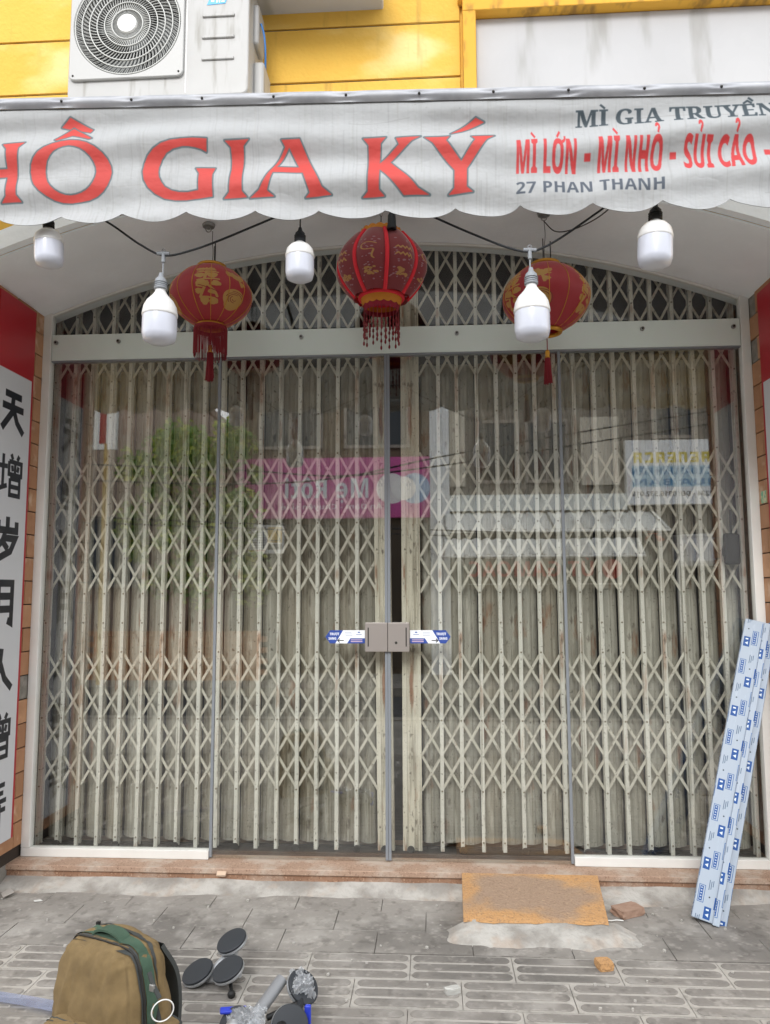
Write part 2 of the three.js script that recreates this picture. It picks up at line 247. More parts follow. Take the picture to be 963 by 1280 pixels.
{ // small ramp
  const t = thing('entrance_ramp', 'small orange terrazzo ramp on a cement base below the doorstep', 'ramp');
  const nx = 24, nz = 18, g = new THREE.PlaneGeometry(1, 1, nx, nz), p = g.attributes.position, uv = g.attributes.uv;
  const X = (u, v) => THREE.MathUtils.lerp(0.374 - 0.01 * v, 1.042 - 0.045 * v, u);
  for (let i = 0; i < p.count; i++) {
    const u = p.getX(i) + 0.5, v = 0.5 - p.getY(i), wob = 0.05 * (fbm(u, 0.5, 7, 1, 3, 5) - 0.5);
    const x = X(u, v), z = 0.146 + (0.43 + wob) * v, y = 0.1005 - 0.05 * v + 0.002 * fbm(u, v, 8, 8, 7) - (v > 0.98 ? 0.006 : 0);
    p.setXYZ(i, x, y, z); uv.setXY(i, x - 0.36, z - 0.14);
  }
  g.computeVertexNormals(); part('slab', g, M.ramp, t);
  const body = new THREE.BufferGeometry(), s = [[0.374, 0.146, 0.098], [1.042, 0.146, 0.098], [0.996, 0.555, 0.050], [0.366, 0.555, 0.050]], q = [];
  const quad = (a, b, c, d) => q.push(...a, ...b, ...c, ...a, ...c, ...d);
  const lo = s.map(([x, z]) => [x, -0.01, z]), hi = s.map(([x, z, y]) => [x, y, z]);
  for (let i = 0; i < 4; i++) quad(lo[i], hi[i], hi[(i + 1) % 4], lo[(i + 1) % 4]);
  body.setAttribute('position', new THREE.Float32BufferAttribute(q, 3)); body.computeVertexNormals(); uvBox(body); part('side', body, M.ramp, t);
  const c = new THREE.PlaneGeometry(1, 1, 60, 14), cp = c.attributes.position, cu = c.attributes.uv;   // rough cement lip under its front edge
  for (let i = 0; i < cp.count; i++) {
    const u = cp.getX(i) + 0.5, v = 0.5 - cp.getY(i), side = 0.03 + 0.03 * fbm(0.2, v, 1, 5, 8), x = 0.34 - side + u * (0.73 + 2 * side), reach = 0.15 + 0.08 * (fbm(u, 0.2, 7, 1, 12, 4) - 0.5);
    const edge = Math.min(1, 9 * Math.min(u, 1 - u)), y = edge * (0.044 * Math.pow(1 - v, 0.8) + 0.006 * fbm(u, v, 12, 6, 3) * (1 - v)) - 0.006 * v * v + 0.001;
    cp.setXYZ(i, x, y, 0.56 + reach * v); cu.setXY(i, x, reach * v);
  }
  c.computeVertexNormals(); part('cement_base', c, M.cement, t);
}

// ---------------------------------------------------------------- the shop building
const AR = 5.22, AC = 3.47 - AR, HW = 1.985, FZ = 0.68, BZ = -0.1;    // arch radius and centre, half width, front plane, back plane
const archY = (x, d = 0) => AC + Math.sqrt((AR + d) * (AR + d) - x * x);
function archPath(shape, hw, y0, d) {
  shape.moveTo(-hw, y0); shape.lineTo(hw, y0);
  for (let k = 0; k <= 64; k++) { const x = hw - 2 * hw * k / 64; shape.lineTo(x, archY(x, d)); }
  shape.closePath(); return shape;
}
const shop = thing('shop_building', 'yellow shop building with an arched white recess around the closed front', 'building');
{
  const s = new THREE.Shape(); s.moveTo(-3.6, -0.02); s.lineTo(3.6, -0.02); s.lineTo(3.6, 5.2); s.lineTo(-3.6, 5.2); s.closePath();
  s.holes.push(archPath(new THREE.Path(), HW + 0.012, -0.03 + 0.012, 0.012));
  const g = new THREE.ExtrudeGeometry(s, { depth: FZ - BZ, bevelEnabled: false, curveSegments: 64 }); g.translate(0, 0, BZ); uvBox(g);
  part('facade_wall', g, M.yellow, shop);
  const band = (d0, d1, z0, z1, hw) => { const q = new THREE.Shape(), n = 72; for (let k = 0; k <= n; k++) { const x = -hw + 2 * hw * k / n; k ? q.lineTo(x, archY(x, d0)) : q.moveTo(x, archY(x, d0)); }
    for (let k = n; k >= 0; k--) { const x = -hw + 2 * hw * k / n; q.lineTo(x, archY(x, d1)); } q.closePath();
    const e = new THREE.ExtrudeGeometry(q, { depth: z1 - z0, bevelEnabled: false }); e.translate(0, 0, z0); return uvBox(toCreasedNormals(e, 0.5)); };
  part('arch_soffit', band(0, 0.011, BZ, FZ + 0.004, HW + 0.008), M.soffit, shop);
  part('arch_moulding', band(0.014, 0.075, FZ + 0.002, FZ + 0.05, HW + 0.01), M.soffit, shop);
  part('arch_moulding', band(0.078, 0.12, FZ + 0.002, FZ + 0.028, HW + 0.01), M.soffit, shop);
  // upper facade: rendered courses with open joints
  let y = 3.683;
  for (let k = 0; y < 4.95; k++, y += 0.284) part('wall_course', uvBox(new RoundedBoxGeometry(4.0, 0.274, 0.016, 1, 0.003).translate(-1.6, y + 0.142, FZ + 0.008), k * 0.4, k * 0.7), M.yellow, shop);
  part('joint_backing', box(-3.58, 0.40, 3.68, 5.1, FZ, FZ + 0.005), M.bareMortar, shop);
  const panel = part('signboard_panel', box(0.478, 3.4, 3.72, 4.252, FZ, FZ + 0.02), M.panelWhite, shop);
  part('panel_frame', rbox(0.412, 0.474, 3.72, 4.33, FZ, FZ + 0.075), M.yellowTrim, panel);
  part('panel_frame', rbox(0.412, 3.4, 4.256, 4.332, FZ + 0.0, FZ + 0.078), M.yellowTrim, panel);
  part('panel_frame', rbox(0.39, 3.4, 4.335, 4.40, FZ + 0.0, FZ + 0.05), M.yellow, panel);
  part('upper_wall', box(0.41, 3.5, 4.41, 5.15, FZ, FZ + 0.012), M.yellow, shop);
  part('balcony_slab', rbox(-0.70, 0.03, 4.335, 4.52, FZ, 1.05, 0.01), M.panelWhite, shop);
  // grey plinths at the foot of the recess
  for (const s of [-1, 1]) part('plinth', box(s < 0 ? -2.05 : HW, s < 0 ? -HW : 2.05, -0.01, 0.225, 0.10, FZ + 0.03), M.concrete, shop);
  // tiled side walls of the recess
  const H = 0.1275, brickG = [0.2, 0.1].map((len) => [0, 1, 2, 3].map((k) => uvBox(new RoundedBoxGeometry(0.014, H - 0.006, len - 0.005, 1, 0.002), k * 0.21, k * 0.13)));
  for (const s of [-1, 1]) {
    const jamb = part('recess_side_wall', box(s < 0 ? -HW - 0.03 : HW - 0.002, s < 0 ? -HW + 0.002 : HW + 0.03, 0.1, 3.11, BZ, FZ - 0.01), M.mortar, shop);
    for (let c = 0; c < 24; c++) {
      const yc = 3.096 - (c + 0.5) * H; if (yc < 0.12) break;
      let z = BZ + 0.002;
      while (z < FZ - 0.03) {
        const half = z < BZ + 0.01 && (c & 1), len = Math.min(half ? 0.1 : 0.2, FZ - 0.015 - z); if (len < 0.06) break;
        const bare = (s < 0 ? c === 16 : (c === 0 || c === 2)) && z < 0.1 && z + len > 0.02;
        const m = M.brick[Math.floor(rnd() * 4)], g = brickG[len > 0.15 ? 0 : 1][Math.floor(rnd() * 4)];
        const b = part(bare ? 'bare_patch' : 'brick', g, bare ? M.bareMortar : m, jamb, [s * (HW - 0.002 - (bare ? 0 : rr(0.003, 0.006))), yc, z + len / 2]);
        b.scale.z = len / (len > 0.15 ? 0.2 : 0.1);
        z += len;
      }
    }
  }
  // closed room behind the gate
  const W = 0.12;
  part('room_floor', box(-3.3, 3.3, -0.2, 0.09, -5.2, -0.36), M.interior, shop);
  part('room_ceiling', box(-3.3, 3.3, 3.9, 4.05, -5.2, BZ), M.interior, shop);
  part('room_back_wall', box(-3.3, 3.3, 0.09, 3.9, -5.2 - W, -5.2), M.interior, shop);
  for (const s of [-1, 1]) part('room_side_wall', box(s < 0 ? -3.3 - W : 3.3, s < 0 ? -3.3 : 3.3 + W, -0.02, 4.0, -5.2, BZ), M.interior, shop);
  part('roof_slab', box(-3.6, 3.6, 5.2, 5.32, -5.4, FZ), M.concrete, shop);
}

// ---------------------------------------------------------------- folding gate
const GZ = -0.135;
function foldingGate(label, xs, post, lean, dir) {
  const t = thing('folding_gate', label, 'gate', [0, 0.1, 0], 0, undefined), n = xs.length, p = Math.abs(xs[1] - xs[0]), top = 3.52;
  const bend = (g, k) => { const q = g.attributes.position; for (let i = 0; i < q.count; i++) { const y = q.getY(i); q.setX(i, q.getX(i) + 0.007 * (fbm(0.37 + 0.1 * k, y / 3.6, 3, 5, 200 + k, 3) - 0.5)); } g.computeVertexNormals(); return g; };
  const stile = [0, 1, 2, 3, 4].map((k) => mergeGeometries([uvBox(bend(new THREE.BoxGeometry(0.0205, top - 0.012, 0.012, 1, 18, 1).translate(0, (top - 0.012) / 2 + 0.012, 0), k), k * 0.31, k * 0.2), uvBox(new THREE.BoxGeometry(0.017, top - 0.012, 0.010).translate(0, (top - 0.012) / 2 + 0.012, -0.036), k * 0.3, k * 0.5)].map(plain)));
  const sortX = [...xs].sort((a, b) => a - b);
  const rivetG = merge([0.06, 0.325, 0.70, 1.068, 1.23, 1.395, 1.79, 2.19, 2.42, 2.635, 3.03].map((y) => at(cyl(0.0045, 0.0055, 0.004, 8).rotateX(Math.PI / 2), 0, y, 0.0075)));
  sortX.forEach((x, k) => { const b = part('vertical_bar', stile[k % 5], M.gateBar, t, [x + rr(-0.003, 0.003), 0, GZ], [0, rr(-0.08, 0.08), rr(-0.0014, 0.0014)]); part('rivets', rivetG, M.rivet, b); });
  // scissor bars: each runs over four cells; those at the ends are shorter
  const nodes = [...sortX]; if (dir < 0) nodes.push(post[0]); else nodes.unshift(post[1]);
  const bandsY = [[2.635, 3.43], [1.395, 2.19], [0.325, 1.068]], cells = nodes.length - 1;
  const L0 = Math.hypot(4 * p, 0.79), barG = [0, 1, 2, 3].map((k) => uvBox(new THREE.BoxGeometry(0.0135, L0, 0.003), k * 0.37, k * 0.63));
  for (const [y0, y1] of bandsY) for (const sgn of [1, -1]) for (let a = -3; a < cells; a++) {
    const i0 = Math.max(0, a), i1 = Math.min(cells, a + 4); if (i1 - i0 < 1) continue;
    const f = (i) => (sgn > 0 ? y0 + (y1 - y0) * (i - a) / 4 : y1 - (y1 - y0) * (i - a) / 4);
    const A = [nodes[i0], f(i0)], B = [nodes[i1], f(i1)], len = Math.hypot(B[0] - A[0], B[1] - A[1]);
    const o = part('scissor_bar', barG[Math.floor(rnd() * 4)], M.gateLattice, t, [(A[0] + B[0]) / 2, (A[1] + B[1]) / 2, GZ - (sgn > 0 ? 0.010 : 0.016)], [0, 0, Math.atan2(B[1] - A[1], B[0] - A[0]) - Math.PI / 2]);
    o.scale.y = len / L0;
  }
  // folded sheet behind each cell
  const sheetG = [0, 1, 2, 3, 4].map((k) => {
    const g = new THREE.PlaneGeometry(1, 2.69, 20, 20), q = g.attributes.position, uv = g.attributes.uv;
    for (let i = 0; i < q.count; i++) {
      const u = q.getX(i) + 0.5, y = q.getY(i) + 1.345, lean2 = 0.012 * (fbm(0.5, y / 2.7, 1, 3, 80 + k) - 0.5);
      const z = lean2 - 0.016 * (2 * u - 1) ** 2 + (u < 0.1 ? -0.02 * (1 - u / 0.1) ** 2 : u < 0.56 ? -0.004 * (u - 0.1) : u < 0.60 ? -0.002 - 0.22 * (u - 0.56) : -0.011 - 0.016 * ((u - 0.60) / 0.40) ** 2);
      const x = (u - 0.5) * p * 0.90 + 0.004;
      q.setXYZ(i, dir * x, y, z); uv.setXY(i, u * p + k * 0.23, y + k * 0.4);
    }
    g.computeVertexNormals(); return g;
  });
  for (let i = 0; i < cells; i++) part('sheet_panel', sheetG[Math.floor(rnd() * 5)], M.gateSheet[Math.floor(rnd() * 3)], t, [(nodes[i] + nodes[i + 1]) / 2, 0.024 + rr(0, 0.012), GZ - 0.062 - rr(0, 0.008)], [0, rr(-0.1, 0.1), rr(-0.0015, 0.0015)]);
  // meeting post
  const w = post[1] - post[0], c = (post[0] + post[1]) / 2, pg = merge([rbox(-w / 2, w / 2, 0.015, top, -0.03, 0, 0.002), rbox(-w / 2, -w / 2 + 0.026, 0.015, top, -0.001, 0.010, 0.003), rbox(w / 2 - 0.022, w / 2, 0.015, top, -0.001, 0.010, 0.003), rbox(-w * 0.08, w * 0.02, 0.3, top, -0.001, 0.005, 0.002)]);
  part('meeting_post', pg, M.gatePost, t, [c, 0, GZ + 0.006], [0, 0, lean]);
  for (const x of [c - 0.01, ...sortX.filter((_, k) => k % 3 === 1)]) part('roller', at(cyl(0.02, 0.02, 0.014, 12).rotateX(Math.PI / 2), 0, 0.02, 0), M.black, t, [x, 0, GZ + 0.012]);
  return t;
}
const leftXs = Array.from({ length: 17 }, (_, k) => -0.180 - 0.1115 * k), rightXs = Array.from({ length: 16 }, (_, k) => 0.283 + 0.1101 * k);
foldingGate('cream scissor gate leaf whose meeting post carries no black gap edge', leftXs, [-0.066, 0.026], R(0.55), -1).userData.label = 'cream folding scissor gate leaf with leaning meeting post, behind the glass with the tree reflection';
foldingGate('x', rightXs, [0.070, 0.174], 0, 1).userData.label = 'cream folding scissor gate leaf with upright meeting post, next to the wrapped profiles';
solo('gate_track', merge([box(-1.97, 1.97, 0.1, 0.106, -0.24, -0.06), box(-1.97, 1.97, 0.1, 0.116, -0.075, -0.068), box(-1.97, 1.97, 0.1, 0.116, -0.205, -0.198)]), M.darkMetal, 'dark steel floor track under the folding gate', 'track');

// ---------------------------------------------------------------- glass front
function fixedPane(label, x0, x1, frameX0, frameX1) {
  const t = thing('fixed_glass_panel', label, 'glass panel', [0, 0.1, 0]);
  const pane = part('pane', box(x0, x1, 0.03, 2.73, -0.005, 0.005), M.glass, t);
  part('bottom_channel', rbox(Math.min(x0, frameX0), Math.max(x1, frameX1), 0.001, 0.046, -0.022, 0.026, 0.003), M.frameWhite, t);
  part('side_frame', rbox(frameX0, frameX1, 0.047, 3.0, -0.022, 0.027, 0.003), M.frameWhite, t);
  return t;
}
fixedPane('fixed glass panel in white channel, with the tree reflected in it', -1.93, -0.952, -1.972, -1.924);
fixedPane('fixed glass panel in white channel, partly behind the leaning wrapped profiles', 0.956, 1.93, 1.924, 1.972);
const arrowSticker = (flip) => canvasTex(512, 164, (c, w, h) => {
  c.fillStyle = '#eef1f6'; c.fillRect(0, 0, w, h);
  const X = (x) => (flip ? w - x : x);
  c.fillStyle = '#2b4a9b'; c.beginPath(); c.moveTo(X(0), 0); c.lineTo(X(230), 0); c.lineTo(X(130), h); c.lineTo(X(0), h); c.fill();
  c.beginPath(); c.moveTo(X(325), 100); c.lineTo(X(512), 100); c.lineTo(X(512), h); c.lineTo(X(282), h); c.fill();
  c.fillStyle = '#fff'; c.font = 'bold 36px sans-serif'; c.textAlign = 'center';
  c.save(); c.translate(X(118), 62); c.restore(); fitText(c, 'TRƯỢT', X(118) - 62, 62, X(118) + 62, 62, 30, 'bold SIZE sans-serif', '#fff'); fitText(c, 'SANG', X(92) - 52, 118, X(92) + 52, 118, 30, 'bold SIZE sans-serif', '#fff');
  c.strokeStyle = '#16181d'; c.lineWidth = 11; c.beginPath(); c.moveTo(X(160), 128); c.lineTo(X(240), 128); c.moveTo(X(186), 104); c.lineTo(X(160), 128); c.lineTo(X(186), 152); c.stroke();
  c.fillStyle = '#8a94ab'; for (let k = 0; k < 3; k++) c.fillRect(Math.min(X(250 + k * 6), X(350)), 22 + k * 22, 90, 5);
  c.fillStyle = '#3b58a5'; c.beginPath(); c.arc(X(435), 34, 16, Math.PI, 0); c.fill(); c.fillRect(Math.min(X(400), X(470)), 52, 70, 6);
  c.fillStyle = '#e8c6d0'; for (let k = 0; k < 2; k++) c.fillRect(Math.min(X(330), X(490)), 116 + 22 * k, 150, 8);
});
function door(label, x0, x1, side) {
  const t = thing('glass_door', label, 'door', [0, 0.1, 0]);
  part('pane', box(x0 + 0.006, x1 - 0.006, 0.008, 2.722, -0.005, 0.005), M.glass, t);
  for (const x of [x0, x1]) part('edge_seal', rbox(x - 0.008 + (x === 0 ? side * 0.008 : 0), x + 0.007 + (x === 0 ? side * 0.008 : 0), 0.008, 2.722, -0.009, 0.011, 0.002), M.seal, t);
  const a = side < 0 ? [-0.121, -0.001] : [0.001, 0.116];
  const lock = part('patch_lock', rbox(a[0], a[1], 1.082, 1.236, 0.006, 0.03, 0.003), M.steel, t);
  part('lock_back_plate', rbox(a[0], a[1], 1.082, 1.236, -0.03, -0.006, 0.003), M.steel, lock);
  const sx = side < 0 ? a[0] + 0.014 : a[1] - 0.02; part('cover_slot', box(sx, sx + 0.006, 1.11, 1.21, 0.0295, 0.0308), M.darkMetal, lock);
  if (side > 0) part('keyhole', at(cyl(0.007, 0.007, 0.004, 12).rotateX(Math.PI / 2), 0.045, 1.13, 0.031), M.darkMetal, lock);
  const s = new THREE.Shape(), [p, q] = side < 0 ? [-0.338, -0.124] : [0.336, 0.119], k = side < 0 ? 0.026 : -0.026;
  s.moveTo(q, -0.035); s.lineTo(q, 0.035); s.lineTo(p + k, 0.035); s.lineTo(p, 0); s.lineTo(p + k, -0.035); s.closePath();
  const g = new THREE.ExtrudeGeometry(s, { depth: 0.001, bevelEnabled: false }), P = g.attributes.position, U = g.attributes.uv, lo = Math.min(p, q), hi = Math.max(p, q);
  for (let i = 0; i < P.count; i++) U.setXY(i, (P.getX(i) - lo) / (hi - lo), (P.getY(i) + 0.035) / 0.07);
  part('arrow_sticker', g, std({ map: arrowSticker(side > 0), roughness: 0.5 }), t, [0, 1.16, 0.0065]);
  return t;
}
door('frameless glass door mirroring the pink sign, arrow sticker pointing to the tree reflection', -0.945, 0, -1);
door('frameless glass door, arrow sticker pointing towards the leaning wrapped profiles', 0, 0.948, 1);
{
  const t = thing('transom', 'grey-green transom beam with bolts under an arched glass light', 'transom', [0, 2.82, 0]);
  const beam = part('beam', rbox(-1.922, 1.922, 0.002, 0.153, -0.03, 0.022, 0.004), M.beam, t);
  part('beam_lip', box(-1.922, 1.922, -0.006, 0.001, -0.03, 0.018), M.seal, t);
  for (const x of [-1.895, -1.53, -1.0, -0.48, 0.39, 0.83, 1.4, 1.885]) { const b = part('bolt', at(cyl(0.011, 0.012, 0.012, 14).rotateX(Math.PI / 2), x, 0.105, 0.028), M.zinc, beam); part('bolt_head', at(cyl(0.006, 0.006, 0.006, 6).rotateX(Math.PI / 2), x, 0.105, 0.036), M.darkMetal, b); }
  const s = archPath(new THREE.Shape(), 1.935, 2.985, -0.012), g = new THREE.ExtrudeGeometry(s, { depth: 0.01, bevelEnabled: false }); g.translate(0, -2.82, -0.005); part('arched_pane', g, M.clearGlass, t);
  const q = new THREE.Shape(), n = 60; for (let k = 0; k <= n; k++) { const x = -1.93 + 3.86 * k / n; k ? q.lineTo(x, archY(x, -0.002)) : q.moveTo(x, archY(x, -0.002)); } for (let k = n; k >= 0; k--) { const x = -1.93 + 3.86 * k / n; q.lineTo(x, archY(x, -0.014)); } q.closePath();
  const e = new THREE.ExtrudeGeometry(q, { depth: 0.024, bevelEnabled: false }); e.translate(0, -2.82, -0.012); part('arched_bead', toCreasedNormals(e, 0.5), M.frameWhite, t);
}

// ---------------------------------------------------------------- couplet boards on the recess walls
const GLYPHS = {
  tian: [[.15, .12, .85, .12], [.05, .42, .95, .42], [.5, .12, .45, .55, .05, .98], [.52, .45, .68, .75, .97, .98]],
  zeng: [[.0, .35, .38, .33], [.2, .06, .2, .85], [.0, .9, .38, .78], [.52, .02, .59, .14], [.86, .02, .78, .14], [.44, .2, .97, .2, .97, .5, .44, .5, .44, .2], [.7, .2, .7, .5], [.57, .28, .6, .42], [.84, .28, .8, .42], [.5, .6, .91, .6, .91, .99, .5, .99, .5, .6], [.5, .79, .91, .79]],
  sui: [[.5, .0, .5, .31], [.12, .1, .12, .32, .88, .32, .88, .1], [.42, .38, .3, .58, .06, .76], [.36, .5, .85, .5, .66, .8, .12, 1.0], [.36, .62, .54, .76]],
  yue: [[.26, .03, .26, .6, .08, 1], [.26, .04, .82, .04, .82, .96, .66, .9], [.26, .34, .82, .34], [.26, .64, .82, .64]],
  ren: [[.5, .03, .44, .5, .04, .97], [.48, .38, .66, .72, .97, .97]],
  shou: [[.1, .12, .9, .12], [.15, .3, .85, .3], [.02, .48, .98, .48], [.5, .0, .4, .5, .04, .97], [.3, .68, .96, .68], [.72, .55, .72, .98, .56, .92], [.42, .78, .54, .9]],
};
function boardTex(chars, redTo, y0, y1, wide, xa, xb) {
  const ppm = 620, w = Math.round(wide * ppm), h = Math.round((y1 - y0) * ppm);
  return canvasTex(w, h, (c) => {
    c.fillStyle = '#b3222e'; c.fillRect(0, 0, w, h);
    c.fillStyle = '#d6d8dc'; c.fillRect(0.018 * ppm, (y1 - redTo) * ppm, w - 0.036 * ppm, h);
    c.strokeStyle = '#23262e'; c.lineWidth = 0.032 * ppm; c.lineCap = 'butt'; c.lineJoin = 'miter';
    chars.forEach((s, k) => {
      if (!s) return; const top = (y1 - (2.566 - 0.3355 * k)) * ppm, sz = 0.222 * ppm, wd = (xb - xa) * ppm, thin = s === 'zeng' || s === 'shou';
      c.lineWidth = (thin ? 0.024 : 0.037) * ppm;
      for (const st of GLYPHS[s]) { c.beginPath(); for (let i = 0; i < st.length; i += 2) { const X = xa * ppm + st[i] * wd, Y = top + st[i + 1] * sz; i ? c.lineTo(X, Y) : c.moveTo(X, Y); } c.stroke(); }
    });
  });
}
function board(label, s, z0, z1, y0, y1, redTo, chars, xa, xb) {
  const t = thing('couplet_board', label, 'sign', [s * (HW - 0.012), y0, (z0 + z1) / 2]);
  part('panel', rbox(-0.008, 0.008, 0, y1 - y0, -(z1 - z0) / 2, (z1 - z0) / 2, 0.002), s > 0 ? M.white : std({ color: '#b3222e', roughness: 0.4 }), t, [-s * 0.008, 0, 0]);
  part('printed_face', new THREE.PlaneGeometry(z1 - z0 - 0.004, y1 - y0 - 0.004), std({ map: boardTex(chars, redTo, y0, y1, z1 - z0, xa, xb), roughness: 0.35 }), t, [-s * 0.0175, (y1 - y0) / 2, 0], [0, -s * Math.PI / 2, 0]);
}
board('tall white board with black Chinese characters and red top and edge', -1, 0.138, 0.49, 0.235, 3.062, 2.663, ['tian', 'zeng', 'sui', 'yue', 'ren', 'zeng', 'shou'], 0.05, 0.275);
board('tall white board with red top beside the leaning wrapped profiles', 1, 0.165, 0.52, 0.235, 3.05, 2.57, ['', '', '', '', '', '', ''], 0.07, 0.29);
{ // small stickers on the right-hand tiles
  solo('wall_sticker', rbox(-0.002, 0.002, -0.032, 0.032, -0.03, 0.03, 0.001), std({ map: tex(64, 64, (u, v) => mix3([206, 206, 170], [120, 186, 150], sm(0.42, 0.6, fbm(u, v, 5, 4, 6, 4))), 0.06), roughness: 0.7 }), 'small worn green sticker on the terracotta tiles', 'sticker', [HW - 0.0145, 1.985, 0.085]);
}

// ---------------------------------------------------------------- awning
{
  const t = thing('awning', 'white tarpaulin awning with scalloped valence lettered in red and grey', 'awning', [0, 2.8, 1.5]);
  const X0 = -2.45, X1 = 2.45, topY = (x) => 3.302 - 0.0225 * (x - 0.085), cuspY = (x) => 2.895 - 0.0092 * x;
  const cusps = [-1.136]; const step = 0.2455; while (cusps[0] > X0) cusps.unshift(cusps[0] - step); while (cusps[cusps.length - 1] < X1) cusps.push(cusps[cusps.length - 1] + step + 0.012 * Math.sin(cusps.length * 2.3));
  const bottom = (x) => { let k = 0; while (k < cusps.length - 2 && cusps[k + 1] < x) k++; const f = clamp01((x - cusps[k]) / (cusps[k + 1] - cusps[k])); return cuspY(x) - 0.043 * Math.pow(Math.sin(Math.PI * f), 0.75); };
  const Y0 = 2.80, Y1 = 3.40, ppm = 2048 / (X1 - X0), h = Math.round((Y1 - Y0) * ppm);
  const print = canvasTex(2048, h, (c, w, hh) => {
    c.fillStyle = '#a6a8a9'; c.fillRect(0, 0, w, hh);
    const px = (x) => (x - X0) * ppm, py = (y) => (Y1 - y) * ppm;
    // streaks of grime run down from the top edge and specks of dirt
    for (let k = 0; k < 2600; k++) { const x = rnd() * w, y = rnd() * hh, l = rr(14, 110); c.fillStyle = `rgba(${rnd() < 0.5 ? '120,120,116' : '150,150,148'},${rr(0.04, 0.17)})`; c.fillRect(x, y, rr(0.6, 2.2), l); }
    for (let k = 0; k < 260; k++) { c.fillStyle = `rgba(90,88,80,${rr(0.05, 0.25)})`; c.beginPath(); c.arc(rnd() * w, rnd() * hh, rr(0.4, 1.3), 0, 7); c.fill(); }
    for (let k = 0; k < 60; k++) { const x = rnd() * w, y = rnd() * hh; c.strokeStyle = `rgba(96,94,88,${rr(0.08, 0.22)})`; c.lineWidth = rr(0.5, 1.3); c.beginPath(); c.moveTo(x, y); c.bezierCurveTo(x + rr(10, 40), y + rr(-6, 6), x + rr(40, 80), y + rr(-8, 8), x + rr(60, 160), y + rr(-10, 10)); c.stroke(); }
    const poly = (rings) => { c.beginPath(); for (const r of rings) { r.forEach(([x, y], i) => (i ? c.lineTo(px(x), py(y)) : c.moveTo(px(x), py(y)))); c.closePath(); } };
    for (const rings of Object.values(VALENCE_LETTERS)) { poly(rings); c.lineJoin = 'round'; c.strokeStyle = '#56666b'; c.lineWidth = 4.6; c.stroke(); c.fillStyle = '#bb3d37'; c.fill('evenodd'); }
    const T = (s, a, b, cap, font, col, heavy) => fitText(c, s, px(a[0]), py(a[1]), px(b[0]), py(b[1]), cap * ppm, font, col, heavy);
    T('MÌ GIA TRUYỀN', [0.776, 3.179], [1.482, 3.176], 0.056, 'bold SIZE serif', '#333f46', 0.03);
    const red = '#b83436', F = 'bold SIZE sans-serif';
    T('MÌ LỚN', [0.554, 3.008], [0.778, 3.004], 0.118, F, red, 0.035); T('MÌ NHỎ', [0.845, 3.003], [1.083, 3.0], 0.118, F, red, 0.035); T('SỦI CẢO', [1.152, 2.999], [1.408, 2.996], 0.118, F, red, 0.035);
    c.fillStyle = red; for (const x of [0.812, 1.117, 1.447]) c.fillRect(px(x - 0.010), py(3.066), 0.022 * ppm, 0.024 * ppm);
    T('27 PHAN THANH', [0.554, 2.925], [1.085, 2.920], 0.045, F, '#464e59');
  });
  const creases = gray(512, (u, v) => { const a = fbm(u, v, 10, 7, 201, 5), b = fbm(u, v, 22, 9, 231, 4); return 0.5 + 0.9 * (Math.abs(a - 0.5) - 0.1) + 0.5 * (Math.abs(b - 0.5) - 0.1); }, [1 / 3.2, 1]);
  const nx = 420, ny = 40, g = new THREE.PlaneGeometry(1, 1, nx, ny), p = g.attributes.position, uv = g.attributes.uv;
  for (let i = 0; i < p.count; i++) {
    const u = p.getX(i) + 0.5, v = p.getY(i) + 0.5, x = X0 + u * (X1 - X0), b = bottom(x), y = b + v * (topY(x) - b);
    // slack cloth: long near-level folds, a few slanting ones and a soft billow
    const a = y * 38 + 1.6 * Math.sin(x * 2.1) + 2.2 * fbm(u, 0.4, 9, 1, 3);
    let z = 0.0125 * Math.sin(a) * (0.35 + fbm(u, v, 10, 3, 8)) + 0.0075 * Math.sin(y * 23 - x * 3.2 + 3 * fbm(u, 0.2, 7, 1, 31)) + 0.014 * (fbm(u, v * 0.6, 9, 2, 5) - 0.5);
    z += 0.006 * Math.sin((x - 0.1) * 2 * Math.PI / 0.2455) * (1 - v); z *= Math.min(1, 6 * (1 - v)) ; z += 0.012 * (1 - v) * (fbm(u, 0.1, 22, 1, 77) - 0.5);
    p.setXYZ(i, x, y - 2.8, z); uv.setXY(i, (x - X0) / (X1 - X0), (y - Y0) / (Y1 - Y0));
  }
  g.computeVertexNormals();
  part('valence', g, phy({ map: print, roughness: 0.7, bumpMap: creases, bumpScale: 0.006 }), t);
  const lining = g.clone(); { const q = lining.attributes.position; for (let i = 0; i < q.count; i++) q.setZ(i, q.getZ(i) - 0.003); } part('valence_lining', lining, std({ color: '#a4a6a6', roughness: 0.8 }), t);
  // dark wrapped edge above it, screwed to the front bar
  const eg = new THREE.PlaneGeometry(1, 1, 300, 10), ep = eg.attributes.position, eu = eg.attributes.uv;
  for (let i = 0; i < ep.count; i++) {
    const u = ep.getX(i) + 0.5, v = ep.getY(i) + 0.5, x = X0 + u * (X1 - X0), pinch = Math.pow(Math.abs(Math.cos((x + 0.06) * Math.PI / 0.27)), 6);
    ep.setXYZ(i, x, topY(x) - 2.8 - 0.004 + 0.046 * v, 0.006 + 0.016 * Math.sin(Math.PI * Math.min(1, v * 1.15)) * (1 - 0.55 * pinch) + 0.004 * Math.sin(v * 14 + 5 * fbm(u, 0.5, 24, 1, 6)) * pinch);
    eu.setXY(i, x, v * 0.05);
  }
  eg.computeVertexNormals();
  part('edge_band', eg, std({ map: tex(256, 256, (u, v) => mix3([184, 186, 190], [132, 134, 140], fbm(u, v, 6, 6, 9, 5)), 0.5), roughness: 0.5 }), t);
